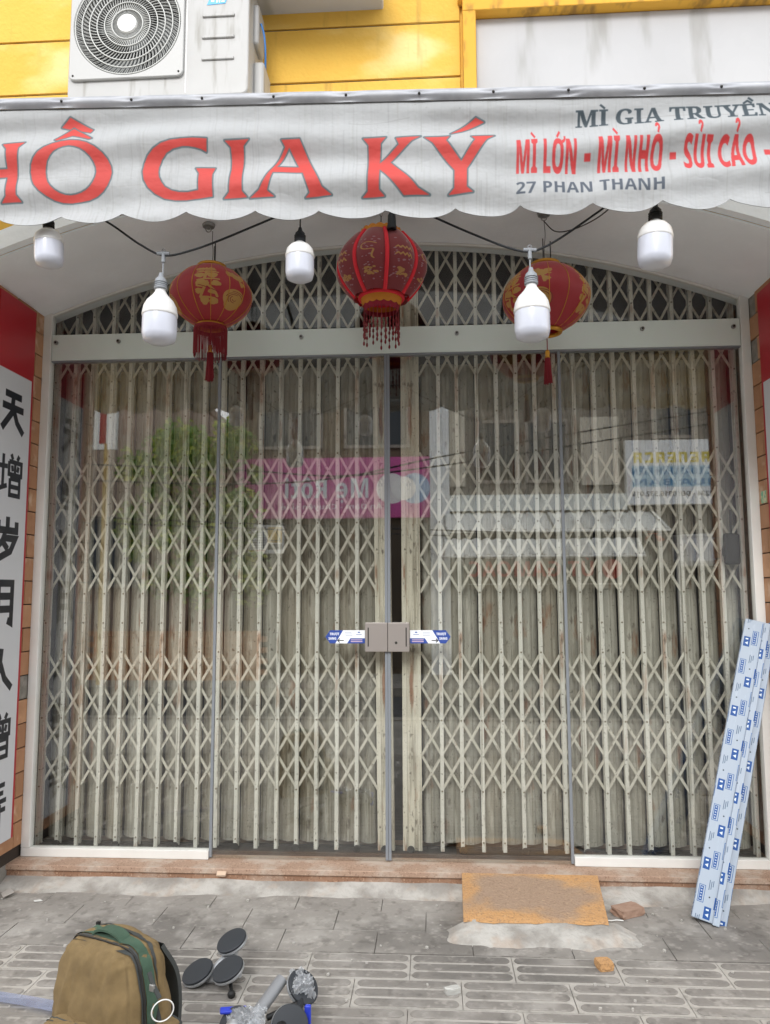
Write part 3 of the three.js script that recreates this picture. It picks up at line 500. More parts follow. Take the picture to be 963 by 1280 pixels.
  for (let x = -2.22; x < 2.4; x += 0.27) part('screw', new THREE.SphereGeometry(0.0055, 8, 6), M.darkMetal, t, [x, topY(x) - 2.8 + 0.018, 0.017]);
  part('front_bar', merge([rod([X0, topY(X0) - 2.8 + 0.022, -0.012], [X1, topY(X1) - 2.8 + 0.022, -0.012], 0.017, 10)]), M.zinc, t);
  const cg = new THREE.PlaneGeometry(1, 1, 60, 12), cp = cg.attributes.position, cu = cg.attributes.uv;
  for (let i = 0; i < cp.count; i++) { const u = cp.getX(i) + 0.5, v = cp.getY(i) + 0.5, x = X0 + u * (X1 - X0); cp.setXYZ(i, x, THREE.MathUtils.lerp(topY(x) - 2.8 + 0.044, 0.80, v) - 0.02 * Math.sin(Math.PI * v) * Math.abs(Math.sin(x * 2.2)), -0.77 * v); cu.setXY(i, x, v); }
  cg.computeVertexNormals();
  part('canopy_sheet', cg, phy({ color: '#d8dad9', roughness: 0.95, transmission: 0.5, thickness: 0 }), t);
  for (const x of [-2.3, -0.75, 0.75, 2.3]) part('canopy_rib', rod([x, topY(x) - 2.8 + 0.02, -0.01], [x, 0.76, -0.78], 0.012, 8), M.zinc, t);
  for (const x of [-2.38, 2.38]) part('support_arm', rod([x, topY(x) - 2.8, -0.02], [x, 0.06, -0.80], 0.013, 8), M.darkMetal, t);
}

// ---------------------------------------------------------------- lanterns
const goldM = std({ color: '#c08a2e', roughness: 0.4, metalness: 0.5 });
const hookM = M.zinc;
function ceilingHook(label, x, z) {
  const y = archY(x), t = thing('ceiling_hook', label, 'hook', [x, y, z], 0, 'hooks for the lanterns');
  part('plate', at(cyl(0.035, 0.03, 0.014, 14), 0, -0.008, 0), hookM, t);
  part('eyelet', at(new THREE.TorusGeometry(0.014, 0.003, 6, 14), 0, -0.028, 0), hookM, t);
  return y - 0.042;
}
const lanternTex = canvasTex(2048, 512, (c, w, h) => {
  c.fillStyle = '#ad2630'; c.fillRect(0, 0, w, h);
  for (let k = 0; k < 2600; k++) { c.fillStyle = `rgba(${rnd() < 0.5 ? '120,14,22' : '190,50,54'},${rr(0.04, 0.14)})`; c.fillRect(rnd() * w, rnd() * h, rr(2, 14), rr(1, 3)); }
  for (let q = 0; q < 3; q++) {        // gilt characters and peonies, three times round
    c.save(); c.translate(q * 683 + 60, 20); c.scale(1.95, 1.08); c.strokeStyle = c.fillStyle = '#c2964c'; c.lineWidth = 12; c.lineCap = 'round';
    const blob = (a, b, r) => { c.beginPath(); for (let k = 0; k <= 20; k++) { const th = k / 20 * 6.283, R2 = r * (0.92 + 0.10 * Math.sin(3 * th + a) + 0.06 * Math.sin(7 * th + b)); c.lineTo(a + R2 * 1.15 * Math.cos(th), b + R2 * 1.2 * Math.sin(th)); } c.fill(); };
    for (const [a, b, d, e] of [[0, 140, 84, 132], [34, 90, 30, 200], [4, 210, 86, 196], [40, 220, 10, 330], [36, 240, 84, 320], [10, 330, 84, 340], [130, 140, 210, 150], [160, 100, 190, 210]]) { c.beginPath(); c.moveTo(a, b); c.quadraticCurveTo((a + d) / 2 + 8, (b + e) / 2 - 10, d, e); c.stroke(); }
    for (const [a, b, r] of [[10, 110, 20], [56, 108, 22], [10, 168, 19], [60, 162, 22], [20, 236, 26], [8, 290, 17], [76, 230, 19], [62, 290, 16], [28, 352, 20], [70, 350, 20], [140, 120, 20], [176, 140, 24], [196, 190, 15], [205, 120, 16]]) blob(a, b, r);
    c.beginPath(); c.moveTo(120, 350); c.bezierCurveTo(90, 290, 130, 240, 170, 246); c.bezierCurveTo(216, 252, 228, 330, 198, 372); c.bezierCurveTo(170, 398, 124, 392, 120, 350); c.fill();
    c.strokeStyle = '#8a3a2a'; c.lineWidth = 4; for (let k = 0; k < 5; k++) { c.beginPath(); c.arc(166, 316, 10 + 11 * k, 0.4 + k, 3.0 + k); c.stroke(); }
    c.strokeStyle = '#8f1d26'; c.lineWidth = 5; c.beginPath(); c.moveTo(0, 120); c.lineTo(84, 116); c.moveTo(6, 246); c.lineTo(90, 290); c.stroke(); c.restore();
  }
});
const fringeG = (r, n, len, thick = 0.0022) => merge(Array.from({ length: n }, (_, k) => { const a = k / n * 6.2832, l = len * rr(0.86, 1.04), q = rr(-0.004, 0.004); return rod([r * Math.cos(a), 0, r * Math.sin(a)], [(r + q) * Math.cos(a + 0.03), -l, (r + q) * Math.sin(a + 0.03)], thick, 4); }));
const tasselG = (r0, r1, len, n) => merge(Array.from({ length: n }, (_, k) => { const a = k * 2.4, f = Math.sqrt((k + 0.5) / n), l = len * rr(0.88, 1.02); return rod([r0 * f * Math.cos(a), 0, r0 * f * Math.sin(a)], [r1 * f * Math.cos(a), -l, r1 * f * Math.sin(a)], 0.0022, 4); }));
function roundLantern(label, x, yc, z, rx, ry, spin, fringe) {
  const t = thing('red_lantern', label, 'lantern', [x, yc, z], spin), prof = [];
  const r = (v) => 0.064 + (rx - 0.064) * Math.pow(Math.max(0, Math.cos(v * Math.PI / 2)), 0.72);
  for (let k = 0; k <= 24; k++) { const v = -1 + k / 12; prof.push([r(v), v * ry]); }
  const body = part('body', lathe(prof, 64), phy({ map: lanternTex, roughness: 0.6, transmission: 0.3, thickness: 0 }), t);
  for (let k = 0; k < 14; k++) { const a = k / 14 * 6.2832, pts = []; for (let j = 0; j <= 12; j++) { const v = -1 + j / 6; pts.push([(r(v) + 0.001) * Math.cos(a), v * ry, (r(v) + 0.001) * Math.sin(a)]); } part('rib', tube(pts, 0.0018, 20, 5), goldM, body); }
  for (const s of [-1, 1]) part(s > 0 ? 'top_ring' : 'bottom_ring', at(new THREE.TorusGeometry(0.066, 0.011, 8, 32).rotateX(Math.PI / 2), 0, s * (ry + 0.006), 0), goldM, t);
  const redM = std({ color: '#7e1420', roughness: 0.8 });
  if (fringe) {
    part('collar', at(new THREE.CylinderGeometry(0.082, 0.084, 0.02, 28, 1, true), 0, -ry - 0.02, 0), redM, t);
    part('fringe', at(fringeG(0.083, 84, 0.145), 0, -ry - 0.022, 0), redM, t);
  }
  const ty = -ry - (fringe ? 0.10 : 0.0);
  part('tassel_cord', rod([0, -ry, 0], [0, ty - (fringe ? 0 : 0.10), 0], 0.0025), redM, t);
  part('bead', at(lathe([[0, 0.02], [0.008, 0.016], [0.013, 0.002], [0.010, -0.014], [0.015, -0.022], [0, -0.026]], 14), 0, ty - (fringe ? 0.02 : 0.115), 0), goldM, t);
  part('tassel', at(tasselG(0.012, 0.021, fringe ? 0.15 : 0.13, 60), 0, ty - (fringe ? 0.04 : 0.14), 0), redM, t);
  for (const a of [0.4, 2.6]) part('hanger_rod', rod([0.03 * Math.cos(a), ry, 0.03 * Math.sin(a)], [0.03 * Math.cos(a), ry + 0.135, 0.03 * Math.sin(a)], 0.003), M.darkMetal, t);
  const top = archY(x) - 0.042 - yc;
  part('hanger_wire', tube([[0.0, ry + 0.005, 0], [-0.008, ry + 0.08, 0.004], [0.006, (ry + top) / 2 + 0.05, 0], [0, top, 0]], 0.0018, 20, 5), M.darkMetal, t);
  return t;
}
const hookY = ceilingHook('small metal ceiling hook above the fringed round lantern', -0.895, 0.44);
roundLantern('round red lantern with gold print, fringe skirt and dark red tassel', -0.873, 3.003, 0.44, 0.207, 0.150, 1.85, true);
ceilingHook('small metal ceiling hook above the yellow-beaded round lantern', 0.822, 0.42);
roundLantern('round red lantern with gold ribs and a separate tassel under a yellow bead', 0.822, 2.955, 0.42, 0.216, 0.166, 0.6, false);
{ // pumpkin-shaped lantern of dark gauze panels between plush ribs
  const yc = 3.115, t = thing('ribbed_lantern', 'dark gauze lantern with plush red ribs, gold collars and beaded fringe', 'lantern', [0.0, yc, 0.46], 0.2), N = 8, ry = 0.155;
  const r = (v) => 0.098 + 0.118 * Math.pow(Math.max(0, Math.cos(v * 1.28)), 1.0);
  const gauze = canvasTex(1024, 512, (c, w, h) => {
    c.fillStyle = '#983a40'; c.fillRect(0, 0, w, h);
    for (let k = 0; k < 3000; k++) { c.fillStyle = `rgba(${rnd() < 0.5 ? '110,44,50' : '170,70,76'},0.25)`; c.fillRect(rnd() * w, rnd() * h, 3, 2); }
    for (let q = 0; q < 8; q++) {
      const x = q * 128; c.fillStyle = '#b98a94'; for (let k = 0; k < 40; k++) { c.beginPath(); c.arc(x + rr(14, 114), rr(120, 470), rr(2, 6), 0, 7); c.fill(); }
      c.strokeStyle = '#d0a05a'; c.lineWidth = 7; c.lineCap = 'round';
      if (q & 1) { for (let j = 0; j < 2; j++) { c.beginPath(); for (let k = 0; k < 9; k++) c.lineTo(x + 34 + k * 8, 210 + j * 56 + (k & 1 ? 0 : 22) * (1 - 0.05 * k)); c.stroke(); } }
      else { c.beginPath(); c.moveTo(x + 40, 200); c.bezierCurveTo(x + 110, 150, x + 110, 260, x + 60, 250); c.bezierCurveTo(x + 30, 240, x + 70, 300, x + 48, 320); c.stroke(); }
      for (let k = 0; k < 14; k++) { c.beginPath(); c.arc(x + 64 + rr(-26, 26), 400 + rr(-26, 26), rr(2, 6), 0, 7); c.stroke(); }
    }
  });
  const g = new THREE.PlaneGeometry(1, 1, 128, 20), p = g.attributes.position, uv = g.attributes.uv;
  for (let i = 0; i < p.count; i++) { const u = p.getX(i) + 0.5, v = p.getY(i) * 2, th = u * 6.2832, R2 = r(v) * (1 + 0.13 * (Math.abs(Math.sin(N * th / 2)) - 0.35)); p.setXYZ(i, -R2 * Math.sin(th), v * ry, -R2 * Math.cos(th)); uv.setXY(i, 1 - u, v / 2 + 0.5); }
  g.computeVertexNormals(); const body = part('gauze', g, phy({ map: gauze, roughness: 0.85, transmission: 0.5, thickness: 0 }), t);
  const plush = std({ color: '#d8303c', roughness: 1 });
  for (let k = 0; k < N; k++) { const th = k / N * 6.2832, pts = []; for (let j = 0; j <= 12; j++) { const v = -1 + j / 6; pts.push([-(r(v) * 0.985) * Math.sin(th), v * ry, -(r(v) * 0.985) * Math.cos(th)]); } part('plush_rib', tube(pts, 0.0105, 24, 8), plush, body); }
  const scallop = (y0, y1, r0, r1, m) => { const q = new THREE.PlaneGeometry(1, 1, 96, 3), P = q.attributes.position; for (let i = 0; i < P.count; i++) { const u = P.getX(i) + 0.5, v = P.getY(i) + 0.5, th = u * 6.2832, y = THREE.MathUtils.lerp(y0, y1, v) + (v > 0.9 ? 0.008 * Math.abs(Math.sin(th * 8)) * Math.sign(y1 - y0) : 0), R2 = THREE.MathUtils.lerp(r0, r1, v); P.setXYZ(i, R2 * Math.cos(th), y, R2 * Math.sin(th)); } q.computeVertexNormals(); return q; };
  const orange = std({ color: '#c87f22', roughness: 0.7, side: THREE.DoubleSide });
  part('top_collar', scallop(ry - 0.008, ry + 0.034, 0.114, 0.104), orange, t);
  part('bottom_collar', scallop(-ry + 0.004, -ry - 0.036, 0.106, 0.094), orange, t);
  for (const s of [-1, 1]) part('plush_ring', at(new THREE.TorusGeometry(0.108, 0.010, 8, 40).rotateX(Math.PI / 2), 0, s * ry * 0.98, 0), plush, t);
  part('skirt', new THREE.CylinderGeometry(0.093, 0.080, 0.03, 40, 1, true).translate(0, -ry - 0.05, 0), std({ color: '#8e1c30', roughness: 0.9, side: THREE.DoubleSide }), t);
  const beads = []; for (let k = 0; k < 26; k++) { const a = k / 26 * 6.2832, l = (k & 1 ? 0.12 : 0.155) * rr(0.88, 1.1), x = 0.088 * Math.cos(a), z = 0.088 * Math.sin(a); beads.push(rod([x, -ry - 0.06, z], [x, -ry - 0.06 - l, z], 0.0018, 4)); for (const f of [0.55, 0.78, 1]) beads.push(at(lathe([[0, 0.016], [0.005, 0.006], [0.006, -0.004], [0, -0.014]], 6), x, -ry - 0.06 - l * f, z)); }
  part('bead_fringe', merge(beads), std({ color: '#77121c', roughness: 0.45 }), t);
  const y = archY(0.0) - yc; const links = []; for (let k = 0; k * 0.026 < y - ry - 0.05; k++) links.push(at(new THREE.TorusGeometry(0.008, 0.0018, 5, 10).scale(0.7, 1.6, 1).rotateY(k & 1 ? Math.PI / 2 : 0), 0, ry + 0.04 + k * 0.024, 0));
  part('chain', merge(links), M.darkMetal, t);
  part('cross_bar', rod([-0.09, ry + 0.02, 0], [0.09, ry + 0.02, 0], 0.003), M.darkMetal, t);
}
ceilingHook('small metal ceiling hook holding the ribbed lantern', 0.0, 0.46).toFixed(1);

// ---------------------------------------------------------------- bulbs on the string
const bulbWhite = std({ color: '#d9d9d8', roughness: 0.3 }), diffuserM = phy({ color: '#c6cad6', roughness: 0.3, clearcoat: 0.3 }), greySock = std({ color: '#8b9096', roughness: 0.5 });
function bulb(label, x, y, z, long, sockM, tilt = 0, k = 1) {
  const t = thing('led_bulb', label, 'light bulb', [x, y, z], 0, 'bulbs hung under the awning'); t.rotation.z = tilt;
  if (long) {
    part('housing', lathe([[0.0, 0.0], [0.019, 0], [0.020, -0.014], [0.030, -0.030], [0.050, -0.052], [0.061, -0.074], [0.066, -0.102], [0.066, -0.108], [0.063, -0.111]].map(([a, b]) => [a * k, b * k]), 36), bulbWhite, t);
    part('diffuser', lathe([[0.063, -0.110], [0.064, -0.125], [0.064, -0.178], [0.058, -0.203], [0.034, -0.215], [0, -0.218]].map(([a, b]) => [a * k, b * k]), 36), diffuserM, t);
  } else {
    part('housing', lathe([[0.0, 0], [0.019, 0], [0.020, -0.012], [0.042, -0.022], [0.057, -0.040], [0.063, -0.064], [0.064, -0.074], [0.061, -0.077]].map(([a, b]) => [a * k, b * k]), 36), bulbWhite, t);
    part('diffuser', lathe([[0.061, -0.076], [0.062, -0.09], [0.062, -0.148], [0.056, -0.172], [0.033, -0.184], [0, -0.187]].map(([a, b]) => [a * k, b * k]), 36), diffuserM, t);
  }
  const s = part('socket', lathe([[0, 0.062], [0.007, 0.060], [0.010, 0.046], [0.021, 0.034], [0.023, 0.004], [0.025, 0.002], [0.025, -0.004], [0.019, -0.006]].map(([a, b]) => [a * k, b * k]), 20), sockM, t);
  for (let j = 0; j < 3; j++) part('socket_ring', at(new THREE.TorusGeometry(0.0235 * k, 0.0018, 6, 20).rotateX(Math.PI / 2), 0, (0.006 + 0.008 * j) * k, 0), sockM, s);
  return t;
}
bulb('white bulb on a grey socket in front of the fringed round lantern', -0.773, 2.643, 1.42, true, greySock);
bulb('white bulb on a grey socket in front of the round lantern with yellow bead', 0.613, 2.622, 1.42, true, greySock);
bulb('white bulb on a black socket between fringed round lantern and ribbed lantern', -0.245, 2.818, 1.41, false, M.rubber, 0, 0.86);
bulb('white bulb on a black socket close to the board with Chinese characters', -1.225, 2.905, 1.41, false, M.black, 0.06, 0.86);
bulb('white bulb on a black socket hanging askew under the awning beside the wall sticker side', 1.068, 2.852, 1.42, false, M.black, -0.05).userData.label = 'white bulb on a black socket above the transom beside the yellow-beaded lantern';
{
  const t = thing('lamp_socket', 'empty black bulb socket hanging beside the ribbed lantern', 'socket', [0.062, 3.245, 0.62]);
  part('shell', lathe([[0, 0.085], [0.012, 0.083], [0.019, 0.07], [0.021, 0.02], [0.023, 0.015], [0.023, 0], [0.017, 0], [0.015, 0.02]], 20), M.rubber, t);
  part('lead', tube([[0, 0.083, 0], [-0.01, 0.12, 0], [-0.04, 0.15, -0.08], [-0.055, archY(0.0) - 3.245 - 0.03, -0.16]], 0.003, 20, 5), M.black, t);
}
{
  const t = thing('string_light_cable', 'black cable with grey tee joints strung behind the valence', 'cable', [0, 2.9, 1.4]);
  const Q = (x, y, z = 0) => [x, y - 2.9, z];
  part('cable', tube([Q(-1.42, 3.18), Q(-1.2, 3.03), Q(-1.0, 2.925), Q(-0.86, 2.825), Q(-0.772, 2.782), Q(-0.66, 2.80), Q(-0.38, 2.905), Q(-0.2, 2.98), Q(0.0, 3.03), Q(0.2, 2.93), Q(0.4, 2.83), Q(0.55, 2.765), Q(0.613, 2.752), Q(0.68, 2.775), Q(0.87, 2.9), Q(1.05, 3.03), Q(1.4, 3.16)], 0.0042, 160, 7), M.rubber, t);
  for (const [x, y, b] of [[-0.773, 2.782, 2.704], [0.613, 2.752, 2.683]]) {
    const j = part('tee_joint', merge([rod(Q(x - 0.024, y + 0.008), Q(x + 0.024, y + 0.006), 0.008, 8), rod(Q(x, y + 0.012), Q(x, y - 0.028), 0.008, 8), at(new THREE.TorusGeometry(0.006, 0.002, 5, 10), x, y + 0.02 - 2.9, 0)]), greySock, t);
    part('drop_lead', rod(Q(x, y - 0.02), Q(x, b), 0.0032), greySock, j);
  }
  part('drop_lead', tube([Q(-0.245, 2.866, 0.01), Q(-0.245, 2.98, 0.01), Q(-0.25, 3.12, 0.03)], 0.003, 12, 5), M.black, t);
  part('drop_lead', tube([Q(-1.228, 2.955, 0.01), Q(-1.232, 3.05, 0.01), Q(-1.23, 3.15, 0.03)], 0.003, 12, 5), M.black, t);
  part('drop_lead', tube([Q(1.072, 2.91, 0.02), Q(1.075, 3.0, 0.02), Q(1.07, 3.1, 0)], 0.003, 12, 5), M.black, t);
  part('thin_lead', tube([Q(0.822, 3.36, -0.98), Q(0.86, 3.24, -0.85), Q(0.95, 3.15, -0.6), Q(1.02, 3.13, -0.4), Q(1.10, 3.2, -0.2), Q(1.15, 3.29, -0.05)], 0.003, 40, 5), M.darkMetal, t);
}

// ---------------------------------------------------------------- air conditioner
{
  const X0 = -1.395, X1 = -0.57, Y0 = 3.735, Y1 = 4.32, t = thing('air_conditioner', 'white outdoor air conditioner unit with round fan grille above the awning', 'air conditioner', [(X0 + X1) / 2, Y0, 0.83]);
  const w = X1 - X0, h = Y1 - Y0, shell = std({ map: tex(256, 256, (u, v) => mix3(mix3([178, 178, 177], [162, 161, 158], fbm(u, v, 5, 5, 4, 4)), [118, 115, 106], 0.6 * sm(0.56, 0.82, fbm(u, v, 24, 3, 15, 5))), 0.9), roughness: 0.45 });
  const FZ2 = 0.145, cx = -1.125 - (X0 + X1) / 2, cy = 4.085 - Y0, FR = 0.252;
  const sh = new THREE.Shape(); const rr2 = 0.03; sh.moveTo(-w / 2 + rr2, 0); sh.lineTo(w / 2 - rr2, 0); sh.quadraticCurveTo(w / 2, 0, w / 2, rr2); sh.lineTo(w / 2, h - rr2); sh.quadraticCurveTo(w / 2, h, w / 2 - rr2, h); sh.lineTo(-w / 2 + rr2, h); sh.quadraticCurveTo(-w / 2, h, -w / 2, h - rr2); sh.lineTo(-w / 2, rr2); sh.quadraticCurveTo(-w / 2, 0, -w / 2 + rr2, 0);
  const hole = new THREE.Path(); hole.absarc(cx, cy, FR - 0.004, 0, Math.PI * 2); sh.holes.push(hole);
  const bg = new THREE.ExtrudeGeometry(sh, { depth: 0.27, bevelEnabled: true, bevelThickness: 0.008, bevelSize: 0.006, bevelSegments: 2, curveSegments: 40 }); bg.translate(0, 0, FZ2 - 0.278); part('body', uvBox(bg), shell, t);
  part('inner_back', at(cyl(FR, FR, 0.01, 40).rotateX(Math.PI / 2), cx, cy, -0.11), std({ color: '#9a9c9c', roughness: 0.7 }), t);
  const blades = []; for (let k = 0; k < 3; k++) { const q = new THREE.PlaneGeometry(0.19, 0.17, 8, 8), P = q.attributes.position; for (let i = 0; i < P.count; i++) { const u = P.getX(i) + 0.095, v = P.getY(i), rad = 0.04 + u, th = v / 0.17 * 1.5 + k * 2.094; P.setXYZ(i, cx + rad * Math.cos(th), cy + rad * Math.sin(th), 0.0 + v * 0.45); } q.computeVertexNormals(); blades.push(q); }
  part('fan', merge([...blades, at(cyl(0.05, 0.05, 0.08, 20).rotateX(Math.PI / 2), cx, cy, 0.0)]), std({ color: '#6f7272', roughness: 0.6, side: THREE.DoubleSide }), t);
  const gm = std({ color: '#c9cac6', roughness: 0.45 }), gz = FZ2 + 0.012;
  const guard = part('fan_guard', (() => { const s = new THREE.Shape(), a = 0.262; const c = 0.03; s.moveTo(cx - a + c, cy - a); s.lineTo(cx + a - c, cy - a); s.quadraticCurveTo(cx + a, cy - a, cx + a, cy - a + c); s.lineTo(cx + a, cy + a - c); s.quadraticCurveTo(cx + a, cy + a, cx + a - c, cy + a); s.lineTo(cx - a + c, cy + a); s.quadraticCurveTo(cx - a, cy + a, cx - a, cy + a - c); s.lineTo(cx - a, cy - a + c); s.quadraticCurveTo(cx - a, cy - a, cx - a + c, cy - a);
    const q = new THREE.Path(); q.absarc(cx, cy, FR, 0, Math.PI * 2); s.holes.push(q); const e = new THREE.ExtrudeGeometry(s, { depth: 0.010, bevelEnabled: true, bevelThickness: 0.003, bevelSize: 0.003, bevelSegments: 1, curveSegments: 48 }); e.translate(0, 0, FZ2 + 0.002); return e; })(), std({ color: '#b2b2b0', roughness: 0.45 }), t);
  for (const R2 of [0.072, 0.107, 0.142, 0.177, 0.212, 0.244]) part('guard_ring', at(new THREE.TorusGeometry(R2, 0.0028, 6, 72), cx, cy, gz), gm, guard);
  const sp = []; const N = 132; for (let k = 0; k < N; k++) { const a = k / N * 6.2832, pts = []; for (let j = 0; j <= 3; j++) { const f = j / 3, rad = (k & 1 ? 0.072 : 0.046) + f * (FR - (k & 1 ? 0.072 : 0.046)), th = a - 0.55 * f; pts.push([cx + rad * Math.cos(th), cy + rad * Math.sin(th), gz - 0.003]); } sp.push(tube(pts, 0.0012, 6, 4)); }
  const spokes = part('guard_spokes', merge(sp), gm, guard); spokes.userData.kind = 'stuff';
  part('hub_cap', at(cyl(0.043, 0.046, 0.012, 28).rotateX(Math.PI / 2), cx, cy, gz + 0.002), M.white, guard);
  for (const [a, b] of [[-0.245, -0.245], [0.245, -0.245]]) part('guard_screw', at(new THREE.SphereGeometry(0.005, 8, 6), cx + a, cy + b, FZ2 + 0.015), M.darkMetal, guard);
  const px = w / 2 - 0.135;
  for (const y of [0.16, 0.265, 0.37]) part('moulded_rib', rbox(px - 0.075, px + 0.075, y, y + 0.016, FZ2 - 0.002, FZ2 + 0.008, 0.005), shell, t);
  part('panel_seam', box(cx + 0.272, cx + 0.276, 0.01, h - 0.01, FZ2 - 0.001, FZ2 + 0.0012), M.zinc, t);
  const lg = new THREE.Shape(); lg.moveTo(0, 0); lg.lineTo(0.085, 0.004); lg.lineTo(0.095, 0.034); lg.lineTo(0.012, 0.034); lg.closePath();
  part('brand_sticker', at(new THREE.ExtrudeGeometry(lg, { depth: 0.001, bevelEnabled: false }), px - 0.055, 0.432, FZ2 + 0.0008), std({ color: '#2f9fd8', roughness: 0.4 }), t);
  part('sticker_mark', merge([box(px - 0.012, px - 0.006, 0.442, 0.458, FZ2 + 0.0019, FZ2 + 0.0024), box(px + 0.0, px + 0.006, 0.442, 0.458, FZ2 + 0.0019, FZ2 + 0.0024), box(px + 0.012, px + 0.026, 0.444, 0.450, FZ2 + 0.0019, FZ2 + 0.0024), box(px - 0.036, px - 0.022, 0.446, 0.456, FZ2 + 0.0019, FZ2 + 0.0024)]), M.white, t);
  part('valve_cover', rbox(w / 2 + 0.001, w / 2 + 0.055, 0.03, 0.22, -0.10, 0.05, 0.015), shell, t);
  part('terminal_cover', rbox(w / 2 + 0.001, w / 2 + 0.03, 0.30, 0.5, -0.06, 0.06, 0.012), shell, t);
  part('blue_lead', tube([[w / 2 + 0.034, 0.42, 0.03], [w / 2 + 0.05, 0.36, 0.035], [w / 2 + 0.056, 0.28, 0.03], [w / 2 + 0.05, 0.20, 0.0]], 0.005, 20, 6), std({ color: '#2f6fb0', roughness: 0.5 }), t);
  for (const x of [-0.28, 0.25]) part('bracket', merge([box(x - 0.018, x + 0.018, -0.03, -0.002, -0.134, 0.13), box(x - 0.018, x + 0.018, -0.26, -0.03, -0.134, -0.128)]), M.zinc, t);
  part('bracket_bolt', at(cyl(0.022, 0.026, 0.02, 8), 0.12, -0.012, 0.13), M.zinc, t);
}

// ---------------------------------------------------------------- wrapped aluminium profiles leaning on the frame
{
  const t = thing('wrapped_profiles', 'bundle of aluminium profiles in blue-printed film leaning on the white frame', 'profiles', [1.478, 0.004, 0.428]);
  const film = canvasTex(512, 2048, (c, w, h) => {
    c.fillStyle = '#a9b5c3'; c.fillRect(0, 0, w, h);
    for (let k = 0; k < 500; k++) { c.fillStyle = `rgba(225,232,240,${rr(0.05, 0.3)})`; c.fillRect(rnd() * w, rnd() * h, rr(1, 3), rr(10, 90)); }
    const blue = '#1f4f92';
    for (let k = -1; k < 13; k++) for (let col = 0; col < 10; col++) {
      const x = 6 + col * 51, y = k * 172 + [0, 86, 40, 126, 16, 100, 60, 0, 120, 70][col], kind = (col + k + 13) % 3;
      if (kind === 1) { c.strokeStyle = blue; c.lineWidth = 3; c.strokeRect(x + 2, y, 36, 104); c.fillStyle = blue; c.fillRect(x + 8, y + 7, 20, 90); c.fillStyle = '#b9c6d6'; for (let j = 0; j < 5; j++) c.fillRect(x + 13, y + 14 + j * 17, 10, 7); }
      else if (kind === 0) { c.fillStyle = blue; c.fillRect(x, y, 42, 74); c.fillStyle = '#d5dfea'; c.fillRect(x + 11, y + 12, 18, 10); c.beginPath(); c.moveTo(x + 10, y + 48); c.lineTo(x + 30, y + 36); c.lineTo(x + 30, y + 60); c.fill(); }
      else { c.fillStyle = '#5c6f86'; for (let j = 0; j < 3; j++) c.fillRect(x + 6 + 11 * j, y + 8 + (j & 1) * 6, 5, 62 - 12 * j); c.fillStyle = '#3b4650'; c.beginPath(); c.arc(x + 20, y + 112, 5, 0, 7); c.fill(); }
    }
  });
  film.wrapS = film.wrapT = THREE.RepeatWrapping; film.repeat.set(1 / 0.36, 1 / 1.44);
  const fm = phy({ map: film, roughness: 0.5, specularIntensity: 0.5 });
  const L = 1.45, d = new THREE.Vector3(0.452, 1.33, -0.36).normalize(), toCam = new THREE.Vector3(-0.22, 0.3, 0.9), x = new THREE.Vector3().crossVectors(d, toCam).normalize(), z = new THREE.Vector3().crossVectors(x, d);
  const inner = new THREE.Matrix4().makeBasis(x, d, z);
  const bar = (x0, x1, z0, z1, a, b, ox) => { const g = new RoundedBoxGeometry(x1 - x0, b - a, z1 - z0, 2, 0.004); g.translate((x0 + x1) / 2, (a + b) / 2, (z0 + z1) / 2); uvBox(g, ox, ox * 1.7); return g.applyMatrix4(inner); };
  part('profile', bar(-0.078, 0.030, -0.03, 0.022, 0, L, 0), fm, t);
  part('profile', bar(0.0315, 0.072, -0.03, 0.006, -0.014, L + 0.01, 0.15), fm, t);
  part('profile', bar(0.010, 0.040, 0.0235, 0.040, -0.004, L - 0.006, 0.33), fm, t);
  part('profile', bar(-0.062, 0.058, -0.052, -0.0315, 0.006, L - 0.02, 0.47), fm, t);
}

